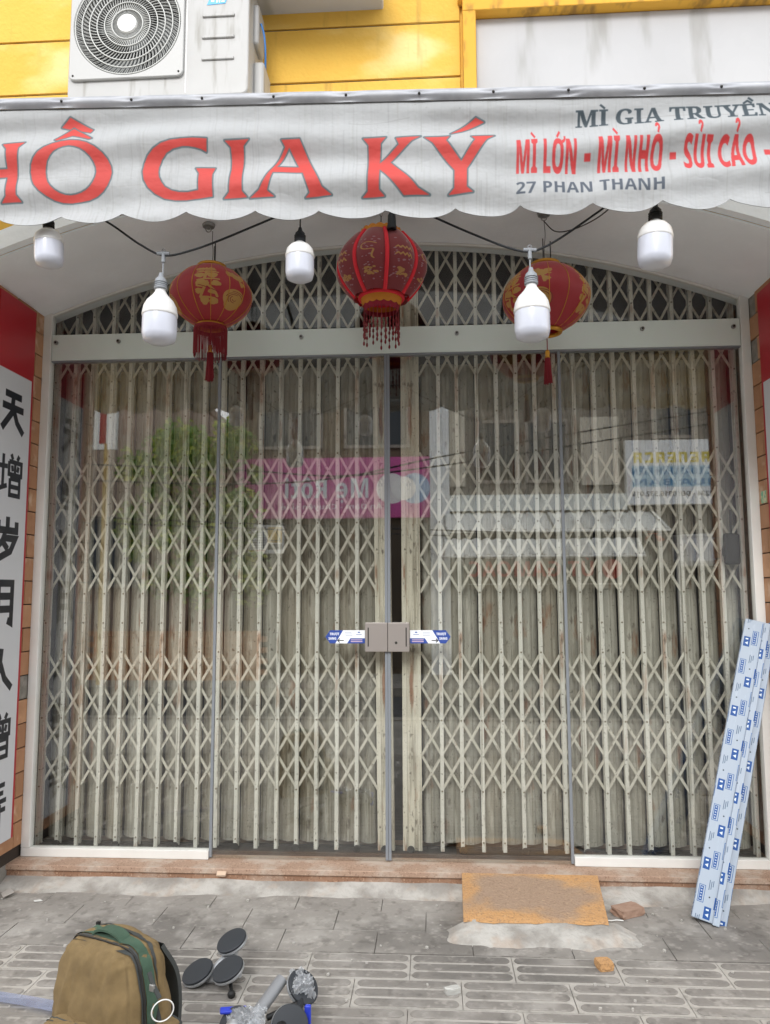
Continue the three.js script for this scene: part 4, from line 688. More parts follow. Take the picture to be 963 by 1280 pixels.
// ---------------------------------------------------------------- rubble and litter on the ground
{
  const chunk = (w, h, d, s) => { const g = new THREE.IcosahedronGeometry(0.5, 2), p = g.attributes.position; for (let i = 0; i < p.count; i++) { const q = [p.getX(i), p.getY(i), p.getZ(i)].map((v) => Math.sign(v) * Math.min(0.36, Math.abs(v) * 1.2)), n = 1 + 0.16 * (vnoise(q[0] * 5 + 9, q[1] * 5 + q[2] * 4 + 9, 64, 64, s) - 0.5); p.setXYZ(i, q[0] * w / 0.72 * n, (q[1] * n + 0.36) * h / 0.72, q[2] * d / 0.72 * n); } g.computeVertexNormals(); return uvBox(g); };
  solo('broken_brick', chunk(0.125, 0.035, 0.085, 3), std({ map: tex(128, 128, (u, v) => mix3([178, 150, 132], [146, 116, 98], fbm(u, v, 7, 7, 3, 5)), 0.12), roughness: 1 }), 'dusty broken brick lying beside the ramp', 'brick', [1.135, 0, 0.345], [0, 0.5, 0]);
  solo('stone_fragment', chunk(0.055, 0.03, 0.06, 8), M.ramp, 'small orange terrazzo fragment on the grooved tiles', 'rubble', [0.912, 0, 0.868], [0, 0.2, 0]);
  solo('plaster_crumb', chunk(0.045, 0.012, 0.03, 12), std({ color: '#d2b9a2', roughness: 1 }), 'pale plaster crumb stuck to the front of the doorstep', 'rubble', [-0.845, 0.072, 0.142], [0.6, 0, 0]);
  solo('black_pebble', chunk(0.016, 0.014, 0.016, 15), M.black, 'tiny black pebble on the smooth tiles behind the backpack', 'pebble', [-1.29, 0, 0.585]);
  const shard = (w, l) => { const s = new THREE.Shape(); s.moveTo(0, 0); s.lineTo(w, l * 0.3); s.lineTo(w * 0.6, l); s.lineTo(-w * 0.2, l * 0.6); s.closePath(); const g = new THREE.ExtrudeGeometry(s, { depth: 0.003, bevelEnabled: false }); g.rotateX(-Math.PI / 2); return g; };
  solo('plastic_shard', shard(0.05, 0.09), std({ color: '#b9b4ae', roughness: 0.5 }), 'torn grey plastic scrap in the corner by the doorstep', 'litter', [-1.88, 0.012, 0.34], [0.06, 0.5, 0.1]);
  solo('paper_scrap', shard(0.035, 0.02), M.white, 'small white paper scrap in the corner by the doorstep', 'litter', [-1.71, 0.004, 0.36], [0, 0.2, 0]);
  solo('white_wire', tube([[0, 0.004, 0], [0.025, 0.006, 0.008], [0.05, 0.004, -0.004], [0.08, 0.005, 0.004]], 0.0028, 16, 5), M.white, 'short white wire offcut beside the ramp', 'wire', [1.015, 0.002, 0.43]);
  solo('crumpled_film', chunk(0.06, 0.02, 0.03, 21), phy({ color: '#dcdcd8', roughness: 0.25, transmission: 0.5, thickness: 0 }), 'crumpled clear film scrap on the grooved tiles', 'litter', [0.30, 0, 1.09], [0, 0.4, 0]);
  const grit = []; for (let k = 0; k < 160; k++) { const s = rr(0.003, 0.009); grit.push(chunk(s * 1.4, s, s, 30 + (k % 5)).rotateY(rr(0, 3)).translate(rr(-1.95, 1.95), 0, rr(0.24, 2.4))); }
  const gr = part('grit', merge(grit), M.cement, scene); gr.userData = { kind: 'stuff', label: 'fine grit crumbs scattered over the pavement', category: 'grit' };
}

// ---------------------------------------------------------------- backpack
{
  const t = thing('backpack', 'tan canvas backpack with green straps and dark zips standing on the pavement', 'backpack', [-0.75, 0, 1.71], R(-26));
  const canvas = (a, b, s) => std({ map: tex(256, 256, (u, v) => { const wv = 0.5 + 0.25 * Math.sin(u * 6.2832 * 64) + 0.25 * Math.sin(v * 6.2832 * 64); return mix3(mix3(a, b, fbm(u, v, 5, 5, s, 5)), [60, 50, 34], 0.18 * wv * fbm(u, v, 9, 9, s + 3)); }, 0.16), roughness: 0.95, bumpMap: gray(256, (u, v) => 0.5 + 0.25 * Math.sin(u * 6.2832 * 64) + 0.25 * Math.sin(v * 6.2832 * 64), 0.16), bumpScale: 0.0006 });
  const tan = canvas([142, 120, 82], [108, 90, 60], 4), green = canvas([74, 100, 82], [54, 78, 64], 14), zip = std({ color: '#3a3d3c', roughness: 0.7 });
  // a soft body lofted from superellipse sections; zips and bands are laid on the same surface
  const loft = (A, B, H, s) => {
    const prof = new THREE.SplineCurve([[0.02, 0.004], [0.92, 0.0], [1.02, 0.05], [1.05, 0.3], [1.0, 0.62], [0.93, 0.82], [0.80, 0.93], [0.52, 0.985], [0.02, 1.0]].map((p) => new THREE.Vector2(...p))), n = 3.6;
    const at2 = (t) => { const p = prof.getPoint(t); return [Math.max(0.001, p.x), Math.max(0, p.y) * H]; };
    const dent = (x, y, z) => 0.044 * (Math.abs(fbm(mod(x * 1.6 + z * 1.1 + 0.5, 1), mod(y * 0.7 + 0.3, 1), 9, 5, s, 4) - 0.5) * 2 - 0.25) ;
    const point = (t, th, off = 0) => { const [r, y] = at2(t), c = Math.cos(th), q = Math.sin(th), k = Math.pow(Math.pow(Math.abs(c), n) + Math.pow(Math.abs(q), n), -1 / n), x = r * A * k * c, z = r * B * k * q, d = 1 + (dent(x, y, z) + off) / 0.15; return [x * d, y + (t > 0.75 ? off : 0) + 0.5 * dent(z, y, x) * (y / H), z * d]; };
    const g = new THREE.PlaneGeometry(1, 1, 96, 60), p = g.attributes.position;
    for (let i = 0; i < p.count; i++) p.setXYZ(i, ...point(p.getY(i) + 0.5, -(p.getX(i) + 0.5) * Math.PI * 2));
    g.computeVertexNormals();
    const arch = (cz, t0, off, from = 0, to = 1) => { const pts = [], N = 50; for (const side of [1, -1]) { const half = []; for (let i = 0; i <= N; i++) { const t = t0 + (1 - t0) * i / N, [r] = at2(t), zz = Math.abs(cz) / (r * B); if (zz >= 0.995) break; const x = Math.pow(1 - Math.pow(zz, n), 1 / n) * r * A; half.push(point(t, Math.atan2(cz, side * x), off)); } pts.push(...(side > 0 ? half : half.reverse())); } return pts.slice(Math.floor(from * pts.length), Math.max(2, Math.floor(to * pts.length))); };
    return { g: uvBox(g), point, arch };
  };
  const ribbon = (P, Q) => { const pos = [], idx = [], n = Math.min(P.length, Q.length); for (let i = 0; i < n; i++) pos.push(...P[i], ...Q[i]); for (let i = 0; i < n - 1; i++) { const a = i * 2; idx.push(a, a + 1, a + 2, a + 1, a + 3, a + 2); } const g = new THREE.BufferGeometry(); g.setAttribute('position', new THREE.Float32BufferAttribute(pos, 3)); g.setIndex(idx); g.computeVertexNormals(); return uvBox(g); };
  const every = (a, k) => a.filter((_, i) => i % k === 0 || i === a.length - 1);
  tan.side = green.side = zip.side = THREE.DoubleSide;
  const body = loft(0.172, 0.11, 0.455, 3); part('main_body', body.g, tan, t);
  part('main_zip', ribbon(body.arch(0.070, 0.12, 0.003), body.arch(0.046, 0.12, 0.003)), zip, t);
  part('zip_teeth', tube(every(body.arch(0.058, 0.12, 0.004), 4), 0.003, 90, 5), M.darkMetal, t);
  part('rear_zip', ribbon(body.arch(-0.030, 0.42, 0.003, 0, 0.85), body.arch(-0.046, 0.42, 0.003, 0, 0.85)), zip, t);
  part('side_band', ribbon(body.arch(0.044, 0.10, 0.005, 0, 0.62), body.arch(-0.012, 0.10, 0.005, 0, 0.62)), green, t);
  const strap = (pts, w, th, axis) => { const c = new THREE.CatmullRomCurve3(pts.map((p) => new THREE.Vector3(...p))), n = 30, q = [], idx = []; for (let i = 0; i <= n; i++) { const P = c.getPoint(i / n), a = new THREE.Vector3(...axis).multiplyScalar(w / 2), T = c.getTangent(i / n), nn = new THREE.Vector3().crossVectors(T, a).normalize().multiplyScalar(th / 2); for (const [s1, s2] of [[-1, -1], [1, -1], [1, 1], [-1, 1]]) q.push(P.x + a.x * s1 + nn.x * s2, P.y + a.y * s1 + nn.y * s2, P.z + a.z * s1 + nn.z * s2); } for (let i = 0; i < n; i++) for (let k = 0; k < 4; k++) { const a = i * 4 + k, b = i * 4 + (k + 1) % 4; idx.push(a, b, a + 4, b, b + 4, a + 4); } const g = new THREE.BufferGeometry(); g.setAttribute('position', new THREE.Float32BufferAttribute(q, 3)); g.setIndex(idx); const f = g.toNonIndexed(); f.computeVertexNormals(); return uvBox(f); };
  part('handle', strap([[-0.075, 0.425, 0.012], [-0.055, 0.456, 0.012], [0.0, 0.468, 0.012], [0.05, 0.455, 0.012], [0.065, 0.425, 0.012]], 0.042, 0.006, [0, 0, 1]), green, t);
  const pk = loft(0.135, 0.055, 0.25, 9), pocket = part('front_pocket', pk.g, tan, t, [-0.02, 0, 0.125]);
  part('pocket_zip', ribbon(pk.arch(0.034, 0.12, 0.003), pk.arch(0.012, 0.12, 0.003)), zip, pocket);
  const sp = loft(0.04, 0.075, 0.24, 19), side = part('side_pocket', sp.g, tan, t, [0.198, 0, -0.01]);
  part('pocket_hem', tube(every(Array.from({ length: 41 }, (_, i) => sp.point(0.74, i / 40 * 6.2832, 0.002)), 1), 0.005, 60, 5), zip, side);
  for (const s of [-1, 1]) part('shoulder_strap', strap([[s * 0.07, 0.40, -0.10], [s * 0.09, 0.30, -0.15], [s * 0.10, 0.15, -0.15], [s * 0.1, 0.04, -0.11]], 0.06, 0.014, [1, 0, 0]), zip, t);
  part('key_ring', new THREE.TorusGeometry(0.031, 0.0020, 6, 36), M.white, t, [0.238, 0.30, 0.03], [0.2, 0.95, 0.1]);
  part('ring_loop', strap([[0.17, 0.385, 0.02], [0.195, 0.365, 0.03], [0.225, 0.33, 0.03]], 0.014, 0.004, [0, 0, 1]), zip, t);
  part('ring_clip', rbox(0.19, 0.208, 0.345, 0.365, 0.03, 0.04, 0.003), M.zinc, t);
}
{ // plastic strip and wire ring beside the backpack
  const g = new THREE.PlaneGeometry(0.62, 0.055, 24, 3), p = g.attributes.position; for (let i = 0; i < p.count; i++) p.setZ(i, 0.006 * Math.sin(p.getX(i) * 9) + 0.004 * p.getY(i) / 0.05); g.rotateX(-Math.PI / 2); g.computeVertexNormals();
  solo('plastic_strip', g, phy({ color: '#cfd8f2', roughness: 0.12, transmission: 0.75, thickness: 0, side: THREE.DoubleSide }), 'clear bluish plastic strip lying by the backpack', 'plastic strip', [-1.33, 0.012, 1.24], [0, -0.28, 0]);
  solo('wire_ring', new THREE.TorusGeometry(0.05, 0.002, 6, 36).rotateX(Math.PI / 2).scale(1.15, 1, 0.85), M.white, 'thin white wire ring lying beside the backpack', 'ring', [-0.98, 0.006, 1.235]);
}

// ---------------------------------------------------------------- suction lifters
const cupRubber = std({ color: '#2d3136', roughness: 0.6 }), castAlu = std({ color: '#b4b7ba', roughness: 0.4, metalness: 0.5 });
const cup = (parent, x, y, z) => {
  const c = part('suction_cup', at(lathe([[0, 0.002], [0.050, 0.002], [0.060, 0.0], [0.062, 0.006], [0.058, 0.012], [0, 0.014]], 36), 0, 0, 0), cupRubber, parent, [x, y, z]);
  part('cup_plate', lathe([[0.0605, -0.001], [0.063, -0.008], [0.056, -0.016], [0.03, -0.021], [0.022, -0.03], [0, -0.03]], 36), castAlu, c); return c;
};
{
  const t = thing('suction_lifter', 'three-cup glass suction lifter lying with black pads up on the grooved tiles', 'suction lifter', [-0.60, 0.075, 1.04]);
  t.rotation.set(R(20), R(-8), R(16), 'YXZ');
  cup(t, 0.015, 0, -0.085); cup(t, -0.078, 0, 0.05); cup(t, 0.062, 0, 0.062);
  part('frame', merge([rod([0.01, -0.034, -0.085], [-0.07, -0.036, 0.05], 0.014, 10), rod([0.015, -0.034, -0.085], [0.062, -0.036, 0.062], 0.014, 10), rod([-0.078, -0.036, 0.05], [0.062, -0.036, 0.062], 0.014, 10)]), castAlu, t);
  part('handle_bar', rod([-0.07, -0.062, 0.0], [0.07, -0.062, 0.02], 0.013, 10), castAlu, t);
  part('lever', rod([0.06, -0.03, 0.07], [0.085, -0.045, 0.125], 0.007, 8), M.black, t);
  part('lever_knob', at(new THREE.SphereGeometry(0.015, 14, 10), 0.086, -0.046, 0.13), M.black, t);
}
{
  const t = thing('bagged_suction_lifter', 'suction lifter with grey tube and blue levers half wrapped in clear plastic', 'suction lifter', [-0.31, 0.0, 1.36]);
  const c = cup(t, 0.075, 0.10, -0.075); c.rotation.set(R(28), 0, R(-38));
  const c2 = cup(t, 0.06, 0.06, 0.09); c2.rotation.set(R(60), 0, R(-20));
  const c3 = cup(t, -0.12, 0.05, 0.09); c3.rotation.set(R(50), 0, R(10));
  part('tube', rod([-0.075, 0.055, 0.06], [0.0, 0.125, -0.075], 0.022, 18), std({ color: '#8a8c8f', roughness: 0.5, metalness: 0.3 }), t);
  part('tube_end', at(new THREE.TorusGeometry(0.018, 0.004, 8, 20), 0, 0, 0), M.black, t, [-0.075, 0.056, 0.061], [0.3, -0.5, 0]);
  part('cross_bar', rod([-0.03, 0.05, 0.03], [0.07, 0.075, -0.02], 0.010, 8), M.black, t);
  const blue = std({ color: '#2b3fc0', roughness: 0.4 });
  part('blue_lever', rbox(-0.19, -0.10, 0.05, 0.062, -0.035, -0.008, 0.005), blue, t, [0, 0.02, 0.03], [0.2, 0.25, -0.1]);
  part('blue_lever', rbox(0.10, 0.122, 0.02, 0.11, 0.02, 0.036, 0.005), blue, t, [0, -0.015, 0.0]);
  // body of the tool: pump housings and a dark yoke
  part('pump_housing', at(lathe([[0, 0.05], [0.016, 0.048], [0.024, 0.03], [0.03, 0.0], [0.04, -0.008], [0, -0.01]], 24), 0, 0, 0), castAlu, t, [-0.115, 0.045, 0.115], [0.5, 0, 0.3]);
  part('pump_housing', at(lathe([[0, 0.04], [0.014, 0.038], [0.02, 0.02], [0.028, -0.01], [0, -0.012]], 24), 0, 0, 0), M.black, t, [0.03, 0.05, 0.10], [0.7, 0, -0.3]);
  part('yoke', tube([[-0.13, 0.03, 0.09], [-0.05, 0.045, 0.11], [0.03, 0.05, 0.08], [0.075, 0.07, 0.0], [0.07, 0.085, -0.06]], 0.013, 40, 10), M.rubber, t);
  part('yoke', tube([[-0.10, 0.04, 0.13], [-0.06, 0.075, 0.10], [-0.02, 0.06, 0.13]], 0.009, 24, 8), castAlu, t);
  // crumpled film over the upper cup and the housings: creased sheets
  const sheetFilm = (w, d, s) => { const g = new THREE.PlaneGeometry(w, d, 40, 40), p = g.attributes.position; for (let i = 0; i < p.count; i++) { const u = p.getX(i) / w + 0.5, v = p.getY(i) / d + 0.5, n = fbm(u * 0.99, v * 0.99, 5, 5, s, 4), k = 1 - 0.25 * fbm(u * 0.99, 0.3, 6, 1, s + 5); p.setXYZ(i, p.getX(i) * k, 0.05 * Math.abs(n - 0.5) * 2 + 0.012 * fbm(u * 0.99, v * 0.99, 16, 16, s + 9, 3) - 0.5 * ((u - 0.5) ** 2 + (v - 0.5) ** 2) * 0.12, p.getY(i) * k); } g.computeVertexNormals(); return g; };
  const film = phy({ color: '#e8ebee', roughness: 0.12, transmission: 0.72, thickness: 0, ior: 1.55, side: THREE.DoubleSide });
  part('plastic_film', sheetFilm(0.11, 0.11, 3), film, t, [0.078, 0.115, -0.075], [0.45, 0.2, -0.6]);
  part('plastic_film', sheetFilm(0.15, 0.10, 13), film, t, [-0.085, 0.082, 0.10], [0.5, 0.1, 0.1]);
}

// ---------------------------------------------------------------- across the street (seen mirrored in the glass)
const wallM = (a, b, s) => std({ map: tex(256, 256, (u, v) => mix3(mix3(a, b, fbm(u, v, 5, 5, s, 5)), [90, 84, 76], 0.4 * sm(0.6, 0.85, fbm(u, v, 20, 3, s + 4))), 2.5), roughness: 0.9 });
const paneM = std({ color: '#2c3238', roughness: 0.12 }), sign = (w, h, draw) => std({ map: canvasTex(w, h, draw), roughness: 0.45 });
const farFrame = std({ color: '#8d8680', roughness: 0.7 });
const facing = [0, Math.PI, 0];
function windowOn(parent, x0, x1, y0, y1, z) { const f = part('window', merge([box(x0, x1, y0, y0 + 0.06, z - 0.05, z), box(x0, x1, y1 - 0.06, y1, z - 0.05, z), box(x0, x0 + 0.06, y0 + 0.06, y1 - 0.06, z - 0.05, z), box(x1 - 0.06, x1, y0 + 0.06, y1 - 0.06, z - 0.05, z), box((x0 + x1) / 2 - 0.03, (x0 + x1) / 2 + 0.03, y0 + 0.06, y1 - 0.06, z - 0.045, z)]), farFrame, parent); part('window_pane', box(x0 + 0.06, x1 - 0.06, y0 + 0.06, y1 - 0.06, z - 0.02, z - 0.005), paneM, f); }
{
  const b = thing('far_shophouse', 'brown shophouse across the road carrying the pink sign', 'building', [-1.55, 0, 10.0]);
  part('wall', box(-2.0, 1.93, 0, 5.5, 0.02, 6), wallM([120, 106, 90], [98, 86, 72], 4), b);
  part('shopfront', box(-1.75, 1.75, 0.1, 2.75, -0.02, 0.018), wallM([92, 82, 70], [70, 62, 54], 14), b);
  for (const x of [-1.5, 0.15]) windowOn(b, x, x + 1.25, 4.2, 5.2, 0.015);
  const s = thing('pink_sign', 'pink shop sign across the road with white lettering and two discs', 'sign', [-1.556, 2.87, 9.96]);
  part('sign_box', box(-1.89, 1.89, 0, 1.14, -0.08, 0.05), std({ color: '#b85090', roughness: 0.5 }), s);
  part('sign_face', new THREE.PlaneGeometry(3.76, 1.12), sign(1024, 305, (c, w, h) => {
    c.fillStyle = '#c8589e'; c.fillRect(0, 0, w, h); c.fillStyle = '#f4f1f4'; c.beginPath(); c.arc(222, 160, 78, 0, 7); c.fill(); c.fillStyle = '#a9c2e2'; c.beginPath(); c.arc(106, 160, 78, 0, 7); c.fill(); c.fillStyle = '#fff'; c.beginPath(); c.arc(160, 160, 60, 0, 7); c.fill();
    fitText(c, 'Mẹ Rôti', 330, 205, 778, 205, 100, 'bold SIZE sans-serif', '#dfe9f2'); fitText(c, 'Ăn Dặm - Chuyên sỉ lẻ', 270, 262, 790, 262, 26, 'bold SIZE sans-serif', '#f6eef2');
  }), s, [0, 0.57, -0.0825], facing);
  const n = thing('warning_notice', 'white notice with yellow warning triangle below the pink sign', 'notice', [-2.85, 2.22, 9.93]);
  part('board', box(-0.34, 0.34, 0, 0.56, -0.01, 0.01), M.white, n);
  part('notice_face', new THREE.PlaneGeometry(0.67, 0.55), sign(256, 210, (c, w, h) => { c.fillStyle = '#e6e8f0'; c.fillRect(0, 0, w, h); c.fillStyle = '#d9b13a'; c.fillRect(14, 24, 104, 110); c.strokeStyle = '#222'; c.lineWidth = 7; c.beginPath(); c.moveTo(66, 38); c.lineTo(108, 120); c.lineTo(24, 120); c.closePath(); c.stroke(); c.fillStyle = '#555'; c.fillRect(14, 144, 104, 40); c.fillStyle = '#8a90a8'; for (let k = 0; k < 9; k++) c.fillRect(134, 22 + k * 18, 100, 8); c.fillStyle = '#b05a5a'; c.fillRect(134, 186, 100, 9); }), n, [0, 0.28, -0.012], facing);
}
{
  const b = thing('far_workshop', 'grey shophouse across the road with white column and corrugated canopies', 'building', [3.3, 0, 10.0]);
  part('wall', box(-2.95, 3.6, 0, 5.3, 0.02, 6), wallM([128, 122, 114], [104, 98, 92], 24), b);
  part('white_column', box(-3.08, -2.72, 0, 5.3, -0.16, 0.018), wallM([236, 240, 244], [222, 226, 230], 34), b);
  part('pale_panel', box(-2.71, -2.42, 3.45, 5.2, -0.04, 0.018), wallM([210, 204, 190], [190, 184, 170], 36), b);
  part('pale_panel', box(-0.28, 0.42, 3.45, 4.72, -0.05, 0.018), wallM([206, 200, 188], [188, 182, 170], 38), b);
  part('fascia', box(-2.92, 0.5, 2.98, 3.27, -0.14, 0.018), wallM([226, 232, 232], [210, 216, 216], 44), b);
  for (const [x, y0, y1] of [[-2.2, 3.5, 4.7], [-1.3, 3.5, 4.7], [1.0, 4.3, 5.1]]) windowOn(b, x, x + 0.8, y0, y1, 0.015);
  part('shopfront', box(-2.6, 3.3, 0.1, 2.0, -0.02, 0.018), wallM([96, 94, 88], [74, 72, 68], 54), b);
  const tarp = wallM([226, 228, 226], [204, 206, 204], 64);
  const canopy = (label, x0, x1, yTop, yBot, z0, z1) => { const t = thing('far_canopy', label, 'canopy', [(x0 + x1) / 2, 0, 0]), w = x1 - x0, g = new THREE.PlaneGeometry(w, 1, 120, 3), p = g.attributes.position; for (let i = 0; i < p.count; i++) { const x = p.getX(i), v = p.getY(i) + 0.5; p.setXYZ(i, x, THREE.MathUtils.lerp(yBot, yTop, v) + 0.018 * Math.sin(x * 34), THREE.MathUtils.lerp(z0, z1, v)); } g.computeVertexNormals(); part('sheet', g, tarp, t); part('edge_rail', rod([-w / 2, yBot - 0.02, z0], [w / 2, yBot - 0.02, z0], 0.025), M.white, t); for (const s of [-0.48, 0, 0.48]) part('strut', rod([s * w, yBot, z0], [s * w, yTop, z1], 0.02), M.zinc, t); };
  canopy('pale corrugated canopy under the white fascia across the road', 0.40, 4.3, 2.95, 2.55, 9.0, 9.95);
  canopy('lower pale corrugated canopy over the far shopfront', 0.38, 3.75, 2.40, 2.10, 8.6, 9.0);
  const s = thing('white_billboard', 'white board with yellow and blue lettering across the road', 'sign', [4.72, 3.06, 9.9]);
  part('sign_box', box(-0.92, 0.92, 0, 1.19, -0.05, 0.11), M.white, s);
  part('sign_face', new THREE.PlaneGeometry(1.82, 1.17), sign(512, 330, (c, w, h) => {
    c.fillStyle = '#eef2f6'; c.fillRect(0, 0, w, h); c.fillStyle = '#dccb4a'; for (let k = 0; k < 8; k++) { const x = 34 + k * 57; c.fillRect(x, 62, 14, 54); c.fillRect(x, 62, 42, 13); if (k % 3) c.fillRect(x, 86, 40, 12); if (k % 2) c.fillRect(x + 28, 62, 14, 54); else c.fillRect(x, 104, 42, 12); }
    c.fillStyle = '#bcdaec'; c.fillRect(14, 132, w - 40, 110); fitText(c, 'CÁC LOẠI LINH KIỆN', 24, 178, 490, 178, 34, 'bold SIZE sans-serif', '#4d86b4'); fitText(c, 'MUA BÁN', 24, 234, 480, 234, 34, 'bold SIZE sans-serif', '#5b93be'); fitText(c, '3882234 - ĐĐ: 0916.532.010', 20, 290, 490, 290, 26, 'bold SIZE sans-serif', '#333');
  }), s, [0, 0.595, -0.052], facing);
  const r = thing('red_lettered_sign', 'dark sign strip with red letters under the far canopies', 'sign', [2.26, 1.55, 9.6]);
  part('sign_board', box(-1.45, 1.45, 0, 0.62, -0.01, 0.02), std({ color: '#6e675c', roughness: 0.7 }), r);
  part('sign_face', new THREE.PlaneGeometry(2.88, 0.6), sign(1024, 213, (c, w, h) => { c.fillStyle = '#77705f'; c.fillRect(0, 0, w, h); c.fillStyle = '#e0533f'; c.beginPath(); c.arc(96, 96, 62, 0, 7); c.fill(); fitText(c, 'ÚT GAMOAC', 200, 140, 1000, 140, 96, 'bold SIZE sans-serif', '#e8523e'); fitText(c, '27 PHAN THANH', 360, 196, 760, 196, 22, 'bold SIZE sans-serif', '#e8e4da'); c.fillStyle = '#dcd8cc'; c.fillRect(330, 20, 560, 9); c.fillRect(40, 184, 260, 9); c.fillRect(800, 184, 200, 9); }), r, [0, 0.31, -0.012], facing);
  solo('delivery_box', merge([box(-0.4, 0.4, 0, 0.42, -0.2, 0.2), box(-0.42, 0.42, 0.42, 0.46, -0.22, 0.22)]), wallM([222, 224, 230], [206, 208, 214], 84), 'pale insulated box on a shelf across the road', 'box', [4.83, 2.0, 9.2]);
  solo('box_shelf', merge([box(-0.5, 0.5, 1.92, 2.0, -0.25, 0.75), box(-0.48, -0.42, 0, 1.92, -0.22, -0.16), box(0.42, 0.48, 0, 1.92, -0.22, -0.16)]), M.zinc, 'steel shelf stand carrying the pale box', 'shelf', [4.83, 0, 9.2]);
  solo('orange_pennant', (() => { const q = new THREE.Shape(); q.moveTo(-0.2, 0.2); q.lineTo(0.2, -0.2); q.lineTo(0.1, -0.24); q.lineTo(0, -0.08); q.lineTo(-0.16, -0.22); q.lineTo(-0.08, 0); q.closePath(); return new THREE.ExtrudeGeometry(q, { depth: 0.02, bevelEnabled: false }); })(), std({ color: '#d8692c', roughness: 0.6 }), 'orange cut-out mark hung by the far canopy end', 'sign', [4.26, 2.62, 9.9]);
}
{
  const b = thing('low_pink_house', 'low pinkish house across the road behind the leafy tree', 'building', [-6.2, 0, 10.4]);
  part('wall', box(-2.6, 1.36, 0, 5.6, 0.02, 5), wallM([168, 150, 138], [142, 126, 114], 94), b);
  part('low_wall', box(1.362, 2.62, 0, 4.45, 0.03, 5), wallM([196, 160, 146], [170, 138, 124], 96), b);
  part('parapet', box(-2.7, 1.4, 5.6, 5.75, -0.05, 5), wallM([150, 130, 116], [130, 112, 100], 98), b);
  windowOn(b, -0.6, 0.8, 1.6, 3.0, 0.015);
  const fr = thing('brick_planter', 'red brick planter under the tree across the road', 'planter', [-4.1, 0.01, 8.9]);
  for (let r = 0; r < 9; r++) for (let k = 0; k < 12; k++) part('brick', box(-0.12, 0.12, 0, 0.085, -0.06, 0.06), M.brick[(r + k) % 4], fr, [-1.5 + k * 0.252 + (r & 1 ? 0.12 : 0), r * 0.093, 0]);
  part('soil', box(-1.55, 1.55, 0, 0.8, 0.06, 0.7), M.mortar, fr);
  // tree
  const t = thing('street_tree', 'leafy green tree in a planter across the road', 'tree', [-4.05, 0.8, 9.2]);
  const bark = std({ color: '#5a4a3a', roughness: 1 }), limbs = [tube([[0, 0, 0], [0.05, 0.7, 0.02], [-0.05, 1.5, 0], [0.05, 2.4, 0.05]], 0.07, 20, 8)];
  for (let k = 0; k < 9; k++) { const a = k * 2.4, h = 0.8 + k * 0.16; limbs.push(tube([[0, h, 0], [0.35 * Math.cos(a), h + 0.35, 0.25 * Math.sin(a)], [0.95 * Math.cos(a), h + 0.7, 0.6 * Math.sin(a)]], 0.022, 10, 6)); }
  part('trunk', merge(limbs), bark, t);
  const leaves = [[], []], lg = new THREE.PlaneGeometry(0.10, 0.055, 2, 1); { const p = lg.attributes.position; for (let i = 0; i < p.count; i++) { const x = p.getX(i); p.setZ(i, -Math.abs(p.getY(i)) * 0.5 + 0.01); if (Math.abs(x) > 0.04) p.setY(i, p.getY(i) * 0.25); } lg.computeVertexNormals(); }
  const clumps = Array.from({ length: 60 }, () => { const a = rnd() * 6.283, r = Math.sqrt(rnd()); return [1.25 * r * Math.cos(a), rr(0.7, 3.55), 0.65 * r * Math.sin(a), rr(0.18, 0.42)]; });
  const m4 = new THREE.Matrix4(), q4 = new THREE.Quaternion(), e4 = new THREE.Euler();
  for (let k = 0; k < 6800; k++) { const c = clumps[k % clumps.length], a = rnd() * 6.283, b2 = Math.acos(2 * rnd() - 1), r = c[3] * Math.pow(rnd(), 0.4); q4.setFromEuler(e4.set(rr(-1.2, 1.2), rr(0, 6.28), rr(-0.8, 0.8))); const s = rr(0.7, 1.5); m4.compose(new THREE.Vector3(c[0] + r * Math.sin(b2) * Math.cos(a), c[1] + r * Math.cos(b2), c[2] + r * Math.sin(b2) * Math.sin(a)), q4, new THREE.Vector3(s, s, s)); leaves[rnd() < 0.3 ? 1 : 0].push(lg.clone().applyMatrix4(m4)); }
  part('crown', merge(leaves[0]), phy({ color: '#7a9a4c', roughness: 0.75, transmission: 0.3, thickness: 0, side: THREE.DoubleSide }), t);
  part('young_leaves', merge(leaves[1]), phy({ color: '#c2cc5a', roughness: 0.75, transmission: 0.3, thickness: 0, side: THREE.DoubleSide }), t);
  // boundary sign on a pole
  const p = thing('pole_sign', 'white board with red stripe on a yellow pole across the road', 'sign', [-5.22, 0, 8.2]);
  part('pole', rod([0, 0, 0], [0, 4.0, 0], 0.04, 10), std({ color: '#b89a56', roughness: 0.8 }), p);
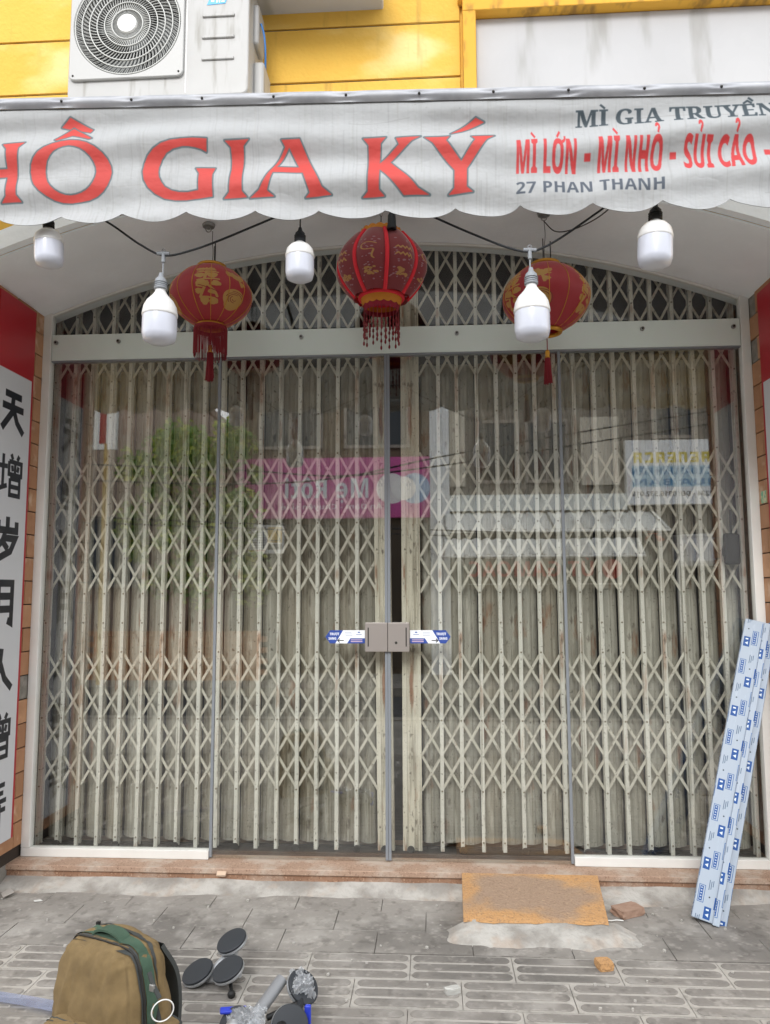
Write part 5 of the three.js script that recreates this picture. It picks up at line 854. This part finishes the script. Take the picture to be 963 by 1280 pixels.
  const bd = part('board', box(-0.24, 0.18, 3.9, 4.75, -0.03, 0.03), M.white, p); part('red_stripe', box(-0.11, 0.0, 4.0, 4.7, -0.036, -0.031), std({ color: '#a03030' }), bd);
}
{ // overhead cables across the street
  const c = thing('overhead_cables', 'bundle of dark overhead cables strung along the far side of the road', 'cables', [0, 3.3, 8.0]);
  for (const pts of [[[-14, 0.6, 0], [-2.9, -0.04, 0], [-1.2, 0.05, 0], [0.32, 0.35, 0], [3.0, 0.79, 0], [14, 2.4, 0]], [[-14, 0.7, 0], [-2.9, 0.19, 0], [-1.2, 0.07, 0], [0.4, 0.22, 0], [3.2, 0.62, 0], [14, 2.2, 0]], [[-14, -0.2, 0.6], [0.3, -0.86, 0.6], [2, -0.92, 0.6], [5, -0.84, 0.6], [14, -0.3, 0.6]], [[-14, -0.1, 0.5], [0.3, -0.78, 0.5], [3, -0.86, 0.5], [5, -0.80, 0.5], [14, -0.2, 0.5]]]) part('cable', tube(pts, 0.014, 60, 5), M.black, c);
}
{
  const p = thing('black_pouch', 'small black pouch hanging from the folding gate beside the white frame', 'pouch', [1.862, 1.64, -0.095]);
  part('bag', new RoundedBoxGeometry(0.085, 0.17, 0.035, 4, 0.016).translate(0, 0.085, 0), M.black, p);
  part('loop', tube([[-0.02, 0.16, 0], [-0.045, 0.1, 0.01], [-0.05, 0.06, 0.01], [-0.035, 0.03, 0.005]], 0.005, 16, 6), M.black, p);
  part('strap', rod([0, 0.165, 0], [0.01, 0.30, -0.02], 0.006), M.black, p);
}
// neighbours on both sides of the far row
for (const [x0, x1, h, label, s] of [[-14.5, -8.9, 5.6, 'pale neighbour house beyond the low pink house', 104], [7.0, 13.5, 5.6, 'grey neighbour house beyond the far workshop', 114]]) {
  const b = thing('neighbour_house', label, 'building', [(x0 + x1) / 2, 0, 10.1]); part('wall', box(-(x1 - x0) / 2, (x1 - x0) / 2, 0, h, 0, 6), wallM([150, 144, 134], [124, 118, 110], s), b);
  for (const k of [-1, 1]) for (const y of [1.2, 3.6]) windowOn(b, k * 1.3 - 0.6, k * 1.3 + 0.6, y, y + 1.4, -0.005);
}

renderer.render(scene, camera);
